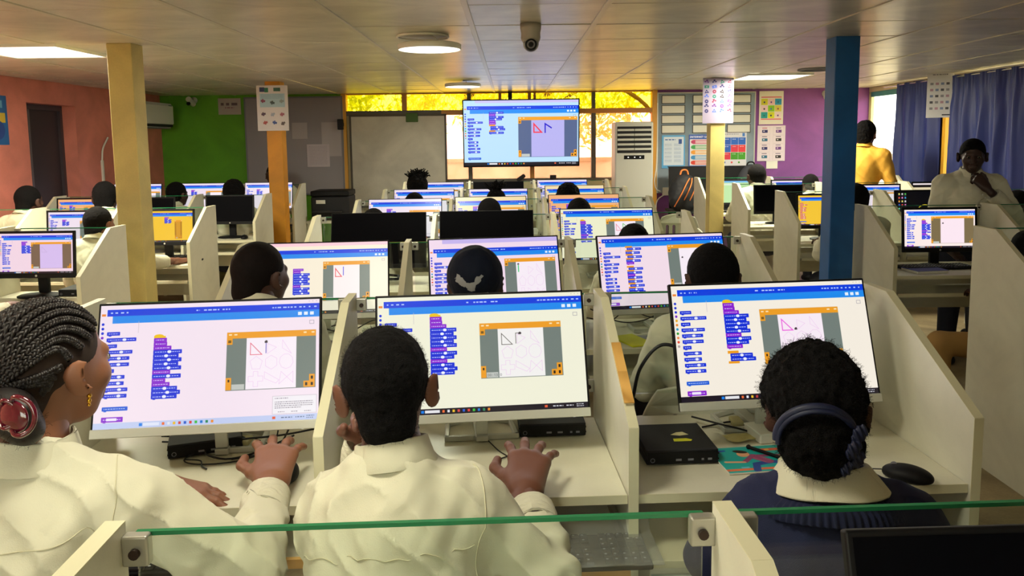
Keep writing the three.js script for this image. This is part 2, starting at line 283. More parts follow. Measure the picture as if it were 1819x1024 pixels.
function bigHair(hm, o = {}) {
  const k = o.size || 1.18, f = [ell(V3(o.dx || 0, 0.03, 0.02), [0.078 * k, 0.09 * k, 0.096 * k]), ell(V3(0, -0.045, 0.07), [0.055 * k, 0.05, 0.036 * k], 0.04), plane(V3(0, 0.05, -0.07), V3(0, -0.55, -0.8)), plane(V3(0, -0.09, 0.06), V3(0, -1, -0.3))];
  if (o.ears) for (const s of [-1, 1]) f.push(ell(V3(s * 0.12, -0.036, 0.03), [0.046, 0.056, 0.08], 0.012, null, -1));
  if (o.bun) f.splice(2, 0, ell(V3(...o.bun), [0.055, 0.05, 0.045], 0.015));
  const a = o.rough ?? 0.006;
  return skinMesh(f, o.cell || 0.006, (x, y, z, d) => Math.abs(d) > 0.03 ? 0 : -a * (noise(x * 55, y * 55, z * 55) + 0.6 * noise(x * 110, y * 110, z * 110))).applyMatrix4(hm);
}
const strandGeo = (() => { const g = new THREE.TubeGeometry(new THREE.CatmullRomCurve3([V3(0, 0, 0), V3(0.0022, 0.005, 0.0006), V3(-0.0006, 0.010, 0.002), V3(-0.0012, 0.014, -0.001), V3(0.002, 0.018, -0.0022)]), 6, 0.00042, 3, false); return g; })();
function frizz(geo, n, parent, size = 1, test = null, name = 'frizz') {     // loose curls standing off the hair
  const p = geo.attributes.position, q = geo.attributes.normal, im = new THREE.InstancedMesh(strandGeo, M.strand, n), m = new THREE.Matrix4(), Q = new THREE.Quaternion(), up = V3(0, 1, 0); let k = 0, guard = 0;
  while (k < n && guard++ < n * 20) {
    const i = Math.floor(rnd() * p.count), a = V3(p.getX(i), p.getY(i), p.getZ(i)), d = V3(q.getX(i), q.getY(i), q.getZ(i)); if (test && !test(a, d)) continue;
    d.x += rr(-0.8, 0.8); d.y += rr(-0.8, 0.8); d.z += rr(-0.8, 0.8); Q.setFromUnitVectors(up, d.normalize()).multiply(new THREE.Quaternion().setFromAxisAngle(up, rr(0, 6.28))); const s = size * rr(0.5, 1.25);
    im.setMatrixAt(k++, m.compose(a, Q, V3(s, s, s)));
  }
  im.count = k; im.name = name; im.castShadow = true; im.userData.kind = 'stuff'; parent.add(im); return im;
}
// a turned-down collar round the neck; rib > 0 makes it a knitted neckline
function collarGeo(center, tilt, r0, h, flare, o = {}) {
  const N = o.ribs ? o.ribs * 6 : 64, prof = o.profile || [[0, -0.01], [0.001, h], [0.004, h + 0.003], [0.008, h + 0.001], [flare * 0.55, h * 0.1], [flare * 0.75, -h * 0.35], [flare * 0.75 - 0.004, -h * 0.42], [0.012, 0.0], [0.006, h * 0.75], [0.003, -0.01]];
  const pos = [], idx = [], K = prof.length, gap = o.gap ?? 0.35;
  for (let i = 0; i <= N; i++) {
    const t = i / N, a = gap / 2 + t * (2 * Math.PI - gap), rib = o.ribs ? 1 + 0.02 * Math.sin(t * o.ribs * 2 * Math.PI) : 1, drop = (o.drop || 0) * 0.5 * (1 + Math.cos(a)), w = 0.002 * noise(t * 9, 1, 2);
    for (const [dr, dy] of prof) pos.push(Math.sin(a) * (r0[0] + dr) * rib, dy - drop + w, -Math.cos(a) * (r0[1] + dr) * rib);
  }
  for (let i = 0; i < N; i++) for (let k = 0; k < K; k++) { const a = i * K + k, b = i * K + (k + 1) % K, c = a + K, d = b + K; idx.push(a, c, b, b, c, d); }
  for (let k = 1; k < K - 1; k++) idx.push(0, k, k + 1, N * K, N * K + k + 1, N * K + k);
  const g = new THREE.BufferGeometry(); g.setAttribute('position', new THREE.Float32BufferAttribute(pos, 3)); g.setIndex(idx); g.computeVertexNormals(); boxUV(g);
  return g.applyMatrix4(new THREE.Matrix4().compose(center, new THREE.Quaternion().setFromEuler(new THREE.Euler(...tilt, 'YXZ')), V3(1, 1, 1)));
}
function cuffGeo(el, wr, at, r, l = 0.05) {
  const d = wr.clone().sub(el).normalize(), c = mid(el, wr, at), g = lathe([[r * 0.9, -l / 2], [r * 1.03, -l / 2], [r * 1.05, 0], [r, l / 2], [r * 0.92, l / 2 + 0.002], [r * 0.88, l / 2 - 0.004], [r * 0.9, -l / 2]], 28);
  const p = g.attributes.position; for (let i = 0; i < p.count; i++) { const w = 1 + 0.05 * noise(p.getX(i) * 40, p.getY(i) * 25, p.getZ(i) * 40); p.setX(i, p.getX(i) * w); p.setZ(i, p.getZ(i) * w); } g.computeVertexNormals();
  return g.applyMatrix4(new THREE.Matrix4().compose(c, new THREE.Quaternion().setFromUnitVectors(V3(0, 1, 0), d), V3(1, 1, 1)));
}
function seamOn(f, pts, r = 0.0011, n = 26) { const c = new THREE.CatmullRomCurve3(pts); return new THREE.TubeGeometry(new THREE.CatmullRomCurve3(Array.from({ length: n + 1 }, (_, i) => onto(f, c.getPoint(i / n), r * 0.45))), n * 2, r, 5, false); }
function eyes(hm, root) { for (const s of [-1, 1]) { const e = part('eye', ellipsoid(0.0105, 0.0075, 0.0105, s * 0.031, 0.002, -0.0825, 12, 8).applyMatrix4(hm), M.eyeWhite, root); part('iris', ellipsoid(0.0065, 0.0065, 0.003, s * 0.031, 0.002, -0.0915, 10, 6).applyMatrix4(hm), M.black, e); } }
// a whole dressed person; o: joints j, hair kind, materials
function person(o) {
  const t = thing('person', o.label, 'person', o.pos, o.turn || 0, o.group), j = o.j, b = bodyParts(j, o);
  part('body', b.body, o.skin || M.skin, t);
  if (o.eyes) eyes(b.hm, t);
  part(o.topName || 'shirt', b.shirt, o.top || M.shirt, t); part(o.legName || 'trousers', b.trousers, o.legs || M.trousers, t); for (const s of b.shoes) part('shoe', s, M.blackMatt, t);
  let h = null;
  if (o.hair === 'short') h = part('hair', shortHair(b.hm, o.hairO), o.hairMat || M.hairFar, t);
  if (o.hair === 'big') h = part('hair', bigHair(b.hm, o.hairO), o.hairMat || M.hairFar, t);
  if (h && o.frizz) frizz(h.geometry, o.frizz, h, o.frizzSize || 1);
  if (o.collar !== false) { const nd = j.head.clone().sub(j.neck).normalize(); part('collar', collarGeo(j.neck.clone().addScaledVector(nd, 0.012), [Math.atan2(nd.z, nd.y), 0, -nd.x], [0.058, 0.06], 0.03, 0.03, { gap: 0.5, ...o.collarO }), o.collarMat || o.top || M.shirt, t); }
  t.fit = b; return t;
}
// ---------------------------------------------------------------- the room
const XL = -4.35, XR = 4.45, ZB = 9.75, ZF = -2.4, HC = 2.16;
const seg = (x0, x1, y0, y1, z0, z1, r = 0) => box(x1 - x0, y1 - y0, z1 - z0, (x0 + x1) / 2, (y0 + y1) / 2, -(z0 + z1) / 2, r);   // z given as distances ahead
const wallPaint = (c) => std(c, 0.7, { map: rep(T.paint, 0.7), bumpMap: rep(T.grain, 3), bumpScale: 0.0006 });
M.salmon = wallPaint('#ee9180'); M.green = wallPaint('#68b424'); M.purple = wallPaint('#8d4f9c'); M.cream = wallPaint('#d9cda4'); M.floor = std('#c4b89e', 0.6, { map: rep(T.floor, 0.6), bumpMap: rep(T.grain, 3), bumpScale: 0.0005 });
struct('floor', seg(XL - 0.3, XR + 0.3, -0.12, 0, ZF - 0.3, ZB + 0.3), M.floor);
{ // ceiling of square plastic tiles
  const c = struct('ceiling', seg(XL - 0.3, XR + 0.3, HC + 0.03, HC + 0.22, ZF - 0.3, ZB + 0.3), std('#3a362e', 0.9));
  const tint = ['#e6e0cf', '#e0dac8', '#eae4d3', '#ddd6c4'].map((q, i) => std(q, 0.3, { map: rep(T.paint, 1.1), bumpMap: rep(T.ridge, 3.2 + 0.1 * i, 6), bumpScale: 0.00035 }));
  const X0 = -0.199 - 0.6425 * 7, Z0 = 3.571 - 0.62 * 10;
  const hole = [];
  const tg = box(0.6175, 0.012, 0.6125, 0, 0, 0, 0.003);
  for (let i = 0; i < 15; i++) for (let k = 0; k < 20; k++) {
    const x0 = Math.max(X0 + 0.6425 * i, XL), x1 = Math.min(X0 + 0.6425 * (i + 1), XR), z0 = Math.max(Z0 + 0.62 * k, ZF), z1 = Math.min(Z0 + 0.62 * (k + 1), ZB); if (x1 - x0 < 0.03 || z1 - z0 < 0.03) continue;
    const full = x1 - x0 > 0.64 && z1 - z0 > 0.615, g = full ? tg : box(x1 - x0 - 0.025, 0.012, z1 - z0 - 0.008, 0, 0, 0, 0.003);
    const t = part('ceiling_tile', g, tint[Math.floor(rnd() * 4)], c); t.position.set((x0 + x1) / 2, HC + 0.006 + rr(-0.0012, 0.0012), -(z0 + z1) / 2); t.rotation.set(rr(-0.004, 0.004), 0, rr(-0.003, 0.003));
  }
  const bar = std('#d8d2c0', 0.35);
  for (let i = 1; i < 15; i++) { const x = X0 + 0.6425 * i; if (x > XL && x < XR) part('joint_strip', seg(x - 0.014, x + 0.014, HC - 0.005, HC + 0.006, ZF, ZB, 0.002), bar, c); }
}
const TH = 0.2;
{ // salmon wall with a door set back in it
  const g = [seg(XL - TH, XL, 0, HC + 0.1, ZF, 7.06), seg(XL - TH, XL, 0, HC + 0.1, 7.84, ZB), seg(XL - TH, XL, 1.95, HC + 0.1, 7.06, 7.84)]; struct('wall_left', g, M.salmon);
  const dm = std('#3b3238', 0.55), d = thing('door_1'); d.userData.kind = 'structure'; part('door_leaf', seg(XL - 0.2, XL - 0.16, 0, 1.95, 7.06, 7.84), dm, d);
  part('door_frame', [seg(XL - 0.16, XL - 0.13, 0, 1.95, 7.06, 7.1), seg(XL - 0.16, XL - 0.13, 0, 1.95, 7.80, 7.84), seg(XL - 0.16, XL - 0.13, 1.9, 1.95, 7.1, 7.8)], std('#4a4048', 0.5), d);
  part('door_rail', seg(XL - 0.16, XL - 0.145, 0.05, 1.9, 7.3, 7.33), std('#70686e', 0.4), d); part('door_handle', seg(XL - 0.16, XL - 0.11, 0.98, 1.0, 7.16, 7.26, 0.004), M.steel, d);
  struct('baseboard_left', [seg(XL, XL + 0.012, 0, 0.09, ZF, 7.06), seg(XL, XL + 0.012, 0, 0.09, 7.84, ZB)], M.cream);
}
struct('wall_front', [seg(XL - TH, XR + TH, 0, 0.85, ZF - TH, ZF), seg(XL - TH, XR + TH, 2.08, HC + 0.1, ZF - TH, ZF), seg(XL - TH, -3.6, 0.85, 2.08, ZF - TH, ZF), seg(0.3, XR + TH, 0.85, 2.08, ZF - TH, ZF)], M.cream);
for (const [i, a, b] of [[6, -3.6, 0.3]]) { const w = thing('window_' + i); w.userData.kind = 'structure'; part('window_frame', [seg(a, b, 0.85, 0.9, ZF - 0.14, ZF - 0.08), seg(a, b, 2.03, 2.08, ZF - 0.14, ZF - 0.08), seg(a, a + 0.05, 0.9, 2.03, ZF - 0.14, ZF - 0.08), seg(b - 0.05, b, 0.9, 2.03, ZF - 0.14, ZF - 0.08), seg((a + b) / 2 - 0.03, (a + b) / 2 + 0.03, 0.9, 2.03, ZF - 0.14, ZF - 0.08)], M.cream, w); part('window_pane', seg(a, b, 0.9, 2.03, ZF - 0.11, ZF - 0.106), M.glass, w); }
{ // the end wall: green, then a band of windows, then purple
  const w0 = -2.07, w1 = 1.79;
  struct('wall_back_green', seg(XL - TH, w0, 0, HC + 0.1, ZB, ZB + TH), M.green);
  struct('wall_back_purple', seg(w1, XR + 0.06, 0, HC + 0.1, ZB, ZB + TH), M.purple);
  struct('wall_back_sill', [seg(w0, w1, 0, 1.06, ZB, ZB + TH), seg(w0, -0.86, 1.06, 1.9, ZB, ZB + TH)], M.cream);
  const fr = std('#b9813a', 0.5), dk = std('#59564e', 0.5), gold = std('#d9a23c', 0.5);
  const yl = phys('#f6e878', 0.04, { transmission: 1, thickness: 0 }), pk = phys('#f4d6c8', 0.24, { transmission: 1, thickness: 0 });
  const win = thing('window_1'); win.userData.kind = 'structure';
  part('frame_post', [seg(w0 - 0.03, w0 + 0.03, 0.9, HC, ZB - 0.03, ZB + 0.1, 0.004)], gold, win); part('frame_post', [seg(w1 - 0.035, w1 + 0.03, 0.4, HC, ZB - 0.03, ZB + 0.1, 0.004)], gold, win);
  part('window_frame', seg(w0, -0.86, 1.885, 1.945, ZB - 0.02, ZB + 0.1, 0.004), dk, win); part('window_frame', seg(-0.86, w1, 1.885, 1.945, ZB - 0.02, ZB + 0.1, 0.004), fr, win); part('window_frame', seg(w0, w1, 2.145, HC + 0.1, ZB, ZB + 0.1), fr, win);
  part('window_frame', seg(-0.86, w1, 1.05, 1.085, ZB - 0.02, ZB + 0.1, 0.004), dk, win);
  const ups = [[-1.32, 0.06, fr], [-0.516, 0.05, dk], [-0.131, 0.035, fr], [0.235, 0.04, fr], [0.30, 0.03, fr], [1.03, 0.045, dk]], los = [[-0.845, 0.03, dk], [-0.511, 0.05, dk], [0.262, 0.055, fr], [1.03, 0.055, dk]];
  for (const [x, w, m] of ups) part('mullion', seg(x - w / 2, x + w / 2, 1.945, 2.145, ZB - 0.01, ZB + 0.08, 0.003), m, win);
  for (const [x, w, m] of los) part('mullion', seg(x - w / 2, x + w / 2, 1.085, 1.885, ZB - 0.015, ZB + 0.08, 0.003), m, win);
  const ux = [w0, ...ups.map((q) => q[0]), w1], lx = [...los.map((q) => q[0]), w1];
  for (let i = 0; i < ux.length - 1; i++) part('window_pane', seg(ux[i], ux[i + 1], 1.945, 2.145, ZB + 0.03, ZB + 0.034), yl, win);
  for (let i = 0; i < lx.length - 1; i++) part('window_pane', seg(lx[i], lx[i + 1], 1.085, 1.885, ZB + 0.03, ZB + 0.034), pk, win);
}
{ // curtained window wall, one casement open
  const TH = 0.06, a = 8.66, b = 9.73, cm = std('#e3d6a2', 0.5);
  struct('wall_right', [seg(XR, XR + TH, 0, 0.85, ZF, ZB), seg(XR, XR + TH, 2.1, HC + 0.1, ZF, ZB), seg(XR, XR + TH, 0.85, 2.1, ZF, 4.0), seg(XR, XR + TH, 0.85, 2.1, 5.85, 6.0), seg(XR, XR + TH, 0.85, 2.1, 7.75, 7.95), seg(XR, XR + TH, 0.85, 2.1, 8.6, a), seg(XR, XR + TH, 0.85, 2.1, b, ZB)], M.cream);
  const win = thing('window_2'); win.userData.kind = 'structure';
  for (const [z0, z1] of [[a, a + 0.05], [b - 0.02, b]]) part('window_frame', seg(XR + 0.01, XR + 0.05, 0.85, 2.1, z0, z1, 0.003), cm, win);
  part('window_frame', seg(XR + 0.01, XR + 0.05, 2.04, 2.1, a, b, 0.003), std('#4a9a9a', 0.5), win); part('window_frame', seg(XR + 0.01, XR + 0.05, 0.85, 0.9, a, b, 0.003), cm, win);
  part('window_pane', seg(XR + 0.05, XR + 0.054, 0.9, 2.04, a + 0.05, b - 0.05), M.glass, win);
  let n = 3; for (const [z0, z1] of [[4.0, 5.85], [6.0, 7.75], [7.95, 8.6]]) { const w = thing('window_' + n++); w.userData.kind = 'structure'; part('window_frame', [seg(XR + 0.04, XR + 0.1, 0.85, 0.9, z0, z1), seg(XR + 0.04, XR + 0.1, 2.05, 2.1, z0, z1), seg(XR + 0.04, XR + 0.1, 0.9, 2.05, z0, z0 + 0.05), seg(XR + 0.04, XR + 0.1, 0.9, 2.05, z1 - 0.05, z1)], cm, w); part('window_pane', seg(XR + 0.06, XR + 0.064, 0.9, 2.05, z0, z1), M.glass, w); }
}
// square columns
function column(X, Z, m, label) { const t = thing('column', label, 'column', P(X, 0, Z)); part('shaft', box(0.15, HC, 0.15, 0, HC / 2, 0, 0.006), m, t); part('base_plate', box(0.19, 0.03, 0.19, 0, 0.015, 0, 0.003), m, t); return t; }
const paintY = std('#d0bc74', 0.55, { map: rep(T.paint, 0.8), bumpMap: rep(T.grain, 4), bumpScale: 0.0004 });
column(-2.33, 4.79, paintY, 'mustard yellow square column at the aisle, without a poster');
column(-2.33, 7.78, std('#dd9418', 0.55, { map: rep(T.paint, 0.8) }), 'orange square column carrying a poster, before the grey notice board');
column(2.09, 7.98, paintY, 'pale yellow square column carrying a poster, before the purple wall');
column(2.05, 4.87, std('#1a62ac', 0.45, { map: rep(T.paint, 0.8) }), 'blue square column at the aisle');
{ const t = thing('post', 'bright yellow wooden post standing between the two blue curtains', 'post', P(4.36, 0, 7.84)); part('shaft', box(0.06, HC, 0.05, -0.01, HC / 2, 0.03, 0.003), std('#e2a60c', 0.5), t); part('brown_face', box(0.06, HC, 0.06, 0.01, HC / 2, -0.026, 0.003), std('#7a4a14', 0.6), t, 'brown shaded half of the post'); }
// what the windows look out on
struct('ground', seg(-40, 40, -0.3, -0.13, -40, 60), std('#c2b083', 0.95));
{
  const wl = thing('garden_wall', 'long low rendered wall beyond the tinted windows', 'wall', P(0, -0.13, 14.5)); part('wall_face', box(16, 1.3, 0.2, 0, 0.65, 0, 0.01), std('#cfc6c0', 0.9, { map: rep(T.paint, 0.5) }), wl); part('coping', box(16.1, 0.07, 0.3, 0, 1.33, 0, 0.01), std('#a89888', 0.9), wl);
  const bk = std('#5b3f28', 0.9, { bumpMap: rep(T.grain, 2), bumpScale: 0.01 });
  const leafG = (() => { const s = new THREE.Shape(); s.moveTo(0, 0); s.quadraticCurveTo(0.05, 0.07, 0, 0.17); s.quadraticCurveTo(-0.05, 0.07, 0, 0); const g = new THREE.ShapeGeometry(s, 2); return g; })();
  const leafM = [phys('#a6b41c', 0.6, { transmission: 0.45, thickness: 0, side: THREE.DoubleSide }), phys('#c9bf2a', 0.6, { transmission: 0.45, thickness: 0, side: THREE.DoubleSide })];
  const spots = [[-3.0, 13.2, 4.6, 'tree beyond the whiteboard end of the windows'], [0.6, 15.8, 5.6, 'tall tree seen over the wall television'], [2.6, 12.9, 4.4, 'tree beyond the white standing air conditioner'], [-0.9, 17.5, 6, 'farther tree between two others behind the garden wall'], [4.2, 16.8, 5.5, 'tree outside beyond the purple wall']];
  spots.forEach(([X, Z, h, label], i) => {
    const t = thing('tree', label, 'tree', P(X, -0.13, Z), 0, 'trees outside the windows'), lean = rr(-0.25, 0.25);
    const limbs = [tube([[0, 0, 0], [lean * 0.3, h * 0.25, 0.05], [lean, h * 0.55, 0], [lean * 1.3, h * 0.85, 0.1]], 0.09, 14, 8)]; for (let k = 0; k < 7; k++) { const y = h * rr(0.3, 0.7), a = rr(0, 6.28); limbs.push(tube([[lean * y / h * 1.6, y, 0], [Math.cos(a) * 0.6, y + 0.4, Math.sin(a) * 0.6], [Math.cos(a) * 1.3, y + 0.7, Math.sin(a) * 1.3]], 0.035, 8, 5)); }
    part('trunk', limbs, bk, t);
    const n = 5200, im = new THREE.InstancedMesh(leafG, leafM[i % 2], n), m = new THREE.Matrix4(), q = new THREE.Quaternion(), cl = Array.from({ length: 26 }, () => { const a = rr(0, 6.28), r = 1.75 * Math.sqrt(rnd()); return [Math.cos(a) * r + lean, h * rr(0.33, 1.0), Math.sin(a) * r, rr(0.35, 0.7)]; });
    for (let k = 0; k < n; k++) { const c = cl[k % 26], v = V3(rr(-1, 1), rr(-1, 1), rr(-1, 1)).normalize().multiplyScalar(c[3] * Math.cbrt(rnd())); q.setFromEuler(new THREE.Euler(rr(0, 6), rr(0, 6), rr(0, 6))); const s = rr(0.7, 1.4); im.setMatrixAt(k, m.compose(V3(c[0] + v.x, c[1] + v.y * 0.8, c[2] + v.z), q, V3(s, s, s))); }
    im.name = 'foliage'; im.userData.kind = 'stuff'; im.castShadow = true; t.add(im);
  });
}
// lamps: each a glowing diffuser with an area light of its size just below
const glowM = std('#ffffff', 0.5, { emissive: new THREE.Color(1, 0.97, 0.88), emissiveIntensity: LAMP.glow });
function areaLight(w, h, X, H, Z, L, c) { const l = new THREE.RectAreaLight(c || LAMP.color, L, w, h); l.position.copy(P(X, H, Z)); l.lookAt(X, H - 1, -Z); scene.add(l); return l; }
function roundLamp(X, Z, H, label, on = true, L = LAMP.round) {
  const t = thing('ceiling_light', label, 'ceiling light', P(X, H, Z), 0, 'round ceiling lights');
  part('rim', lathe([[0.176, 0.0], [0.182, 0.003], [0.182, 0.028], [0.172, 0.034], [0.05, 0.036], [0, 0.036]], 40), M.whitePlastic, t);
  part('diffuser', lathe([[0, -0.003], [0.12, -0.002], [0.172, 0.002], [0.176, 0.008]], 40), on ? glowM : std('#c9c4b4', 0.5), t);
  if (HC - H > 0.05) part('flex', tube([[0.02, 0.034, 0], [0.04, 0.06, 0.01], [0.0, HC - H, 0]], 0.004, 10, 5), M.whitePlastic, t);
  if (on) areaLight(0.31, 0.31, X, H - 0.012, Z, L); return t;
}
function panelLamp(X, Z, label, L = LAMP.panel) {
  const t = thing('ceiling_light', label, 'ceiling light', P(X, HC - 0.012, Z), 0, 'square ceiling panels');
  part('rim', [box(0.62, 0.02, 0.014, 0, 0.002, -0.303), box(0.62, 0.02, 0.014, 0, 0.002, 0.303), box(0.014, 0.02, 0.592, -0.303, 0.002, 0), box(0.014, 0.02, 0.592, 0.303, 0.002, 0)], M.whitePlastic, t);
  part('diffuser', box(0.592, 0.006, 0.592, 0, 0, 0, 0), glowM, t); areaLight(0.58, 0.58, X, HC - 0.022, Z, L); return t;
}
roundLamp(-0.46, 4.53, 2.075, 'round ceiling light hanging below its fixing ring, beside the dome camera');
roundLamp(-0.48, 7.95, 2.10, 'round ceiling light above the wall television end');
roundLamp(-0.46, 1.2, 2.11, 'round ceiling light over the front row of desks', true, 29);
roundLamp(-0.46, -1.3, 2.11, 'round ceiling light at the rear of the room behind the viewer', true, 14);
panelLamp(-3.0, 5.0, 'square ceiling light panel beside the mustard yellow column');
panelLamp(2.56, 7.75, 'square ceiling light panel near the poster column and the purple wall');
panelLamp(-3.0, 1.4, 'square ceiling light panel near the salmon wall over the front desks', 22);
{ const t = thing('ceiling_ring', 'empty white fixing ring on the ceiling above a hanging light', 'ring', P(-0.5, HC - 0.008, 4.55)); part('rim', new THREE.TorusGeometry(0.145, 0.008, 8, 44).rotateX(Math.PI / 2), M.whitePlastic, t); part('disc', lathe([[0, 0.002], [0.14, 0.003]], 40), M.whitePlastic, t); }
{ const t = thing('ceiling_ring', 'dark unlit round ceiling opening behind the blue column', 'ring', P(2.72, HC - 0.008, 7.02)); part('rim', new THREE.TorusGeometry(0.145, 0.01, 8, 44).rotateX(Math.PI / 2), M.grey, t); part('disc', lathe([[0, 0.002], [0.14, 0.003]], 40), M.blackMatt, t); }
{ // turret camera
  const t = thing('security_camera', 'white dome security camera hanging from the ceiling tiles', 'camera', P(0.11, HC, 4.15));
  part('mount', lathe([[0, 0], [0.055, 0], [0.055, -0.025], [0.05, -0.05], [0.052, -0.075], [0.044, -0.095], [0, -0.095]], 30), std('#a5a096', 0.5), t);
  const b = part('ball', ellipsoid(0.041, 0.041, 0.041, 0, -0.105, 0.008), std('#8d8a84', 0.45), t); part('lens', new THREE.CylinderGeometry(0.03, 0.033, 0.02, 24).rotateX(Math.PI / 2).translate(0, -0.113, 0.042), M.black, b); part('lens_ring', new THREE.TorusGeometry(0.017, 0.004, 8, 20).translate(0, -0.113, 0.053), M.grey, b);
}
function bulletCam(X, H, label) { const t = thing('security_camera', label, 'camera', P(X, H, ZB)); part('mount', lathe([[0, 0], [0.04, 0], [0.04, 0.02], [0.02, 0.03], [0.015, 0.06]], 16).rotateX(Math.PI / 2), M.whitePlastic, t); part('housing', new THREE.CylinderGeometry(0.034, 0.034, 0.15, 18).rotateX(1.2).translate(0, -0.02, 0.11), M.whitePlastic, t); part('lens', new THREE.CylinderGeometry(0.024, 0.024, 0.01, 16).rotateX(1.2).translate(0, -0.048, 0.185), M.black, t); return t; }
bulletCam(-3.92, 2.1, 'white bullet security camera on the green wall'); bulletCam(3.9, 2.09, 'white bullet security camera on the purple wall');
{ // wall air conditioner
  const t = thing('air_conditioner', 'white wall air conditioner on the salmon wall by the green corner', 'air conditioner', P(XL, 1.76, 9.0));
  part('casing', prism([[0, 0], [0.235, 0.0], [0.28, 0.05], [0.28, 0.25], [0.255, 0.28], [0, 0.28]], 0.92, 0.006), M.whitePlastic, t); part('louver', box(0.12, 0.012, 0.86, 0.2, -0.008, 0, 0.004), M.grey, t); part('outlet', box(0.06, 0.03, 0.86, 0.255, 0.022, 0, 0.004), M.blackMatt, t);
  part('display', box(0.004, 0.02, 0.05, 0.282, 0.16, -0.3, 0.001), std('#ffffff', 0.4, { emissive: 0xffffff, emissiveIntensity: 0.9 }), t); part('energy_sticker', box(0.004, 0.07, 0.09, 0.282, 0.23, -0.39, 0.001), std('#1d6b52', 0.6), t);
  const c = thing('wall_conduit', 'thin white cable conduit climbing the salmon wall', 'conduit', P(XL + 0.012, 0.9, 8.27)); part('tube', [box(0.022, 0.5, 0.03, 0, 0.25, 0, 0.004), tube([[0, 0.5, 0], [0.005, 0.62, -0.02], [0, 0.74, -0.15]], 0.01, 10, 6)], M.whitePlastic, c);
}
{ // standing air conditioner
  const t = thing('standing_air_conditioner', 'tall white floor standing air conditioner before the tinted windows', 'air conditioner', P(1.445, 0, 9.33)), wp = std('#c9c9c0', 0.45);
  part('cabinet', box(0.45, 1.76, 0.34, 0, 0.88, 0, 0.02), wp, t); part('outlet', box(0.40, 0.31, 0.01, 0, 1.55, 0.171, 0.004), M.blackMatt, t); for (let i = 0; i < 5; i++) { part('louver', box(0.195, 0.026, 0.02, -0.1, 1.44 + i * 0.056, 0.178, 0.004).rotateX(0), wp, t); part('louver', box(0.195, 0.026, 0.02, 0.1, 1.44 + i * 0.056, 0.178, 0.004), wp, t); }
  const d = part('control_panel', box(0.24, 0.045, 0.006, 0, 1.345, 0.171, 0.003), M.black, t); for (const x of [-0.07, 0.005, 0.07]) part('indicator', box(0.014, 0.01, 0.003, x, 1.345, 0.175, 0), std('#ffffff', 0.4, { emissive: 0xffffff, emissiveIntensity: 0.8 }), d); part('intake', box(0.4, 0.5, 0.006, 0, 0.35, 0.171, 0.003), std('#b0b0a8', 0.5), t);
}
{ // whiteboard
  const t = thing('whiteboard', 'large blank whiteboard covering the windows beside the orange framed post', 'whiteboard', P(-1.4, 0, ZB - 0.035)); part('board_face', box(1.16, 1.12, 0.02, 0, 1.32, 0, 0.003), std('#cfcdbf', 0.5, { map: rep(T.paint, 0.8) }), t); const f = std('#4a4438', 0.5); part('frame', [box(1.2, 0.025, 0.03, 0, 1.885, 0.002), box(1.2, 0.025, 0.03, 0, 0.755, 0.002), box(0.025, 1.15, 0.03, -0.59, 1.32, 0.002), box(0.025, 1.15, 0.03, 0.59, 1.32, 0.002)], f, t);
  const c = thing('wiping_cloth', 'small green cloth pinned at the top edge of the whiteboard', 'cloth', P(-1.22, 1.855, ZB - 0.062)); part('cloth', box(0.15, 0.11, 0.02, 0, 0, 0.008, 0.008), std('#4c6b3c', 0.9), c);
  const k = thing('wall_speaker', 'small black speaker on the post beside the whiteboard', 'speaker', P(-2.1, 1.78, ZB - 0.09)); part('box', box(0.06, 0.13, 0.09, 0, 0, 0, 0.008), M.blackMatt, k); part('bracket', box(0.02, 0.04, 0.05, 0.02, 0.0, -0.05), M.black, k);
  const cup = thing('pen_holder', 'small dark holder stuck on the tinted window under the television', 'holder', P(0.52, 1.1, ZB - 0.05)); part('box', box(0.08, 0.05, 0.03, 0, 0, 0, 0.004), M.blackMatt, cup);
  const hd = thing('handset', 'dark phone handset propped at the foot of the window frame', 'handset', P(0.12, 1.095, ZB - 0.06)); part('body', box(0.12, 0.05, 0.04, 0, 0, 0, 0.015).rotateZ(0.6), M.blackMatt, hd);
}
// ---------------------------------------------------------------- prints and screens
function canvasTex(w, h, draw) { const c = document.createElement('canvas'); c.width = w; c.height = h; const g = c.getContext('2d'); draw(g, w, h); const t = new THREE.CanvasTexture(c); t.colorSpace = THREE.SRGBColorSpace; return t; }
const R = (g, c, x, y, w, h) => { g.fillStyle = c; g.fillRect(x, y, w, h); };
const dashes = (g, c, x, y, w, h, n) => { g.fillStyle = c; let q = x; while (q < x + w - 2) { const l = Math.min(x + w - q, h * (0.9 + 2 * rnd())); g.fillRect(q, y, l, h); q += l + h * 0.8; } };
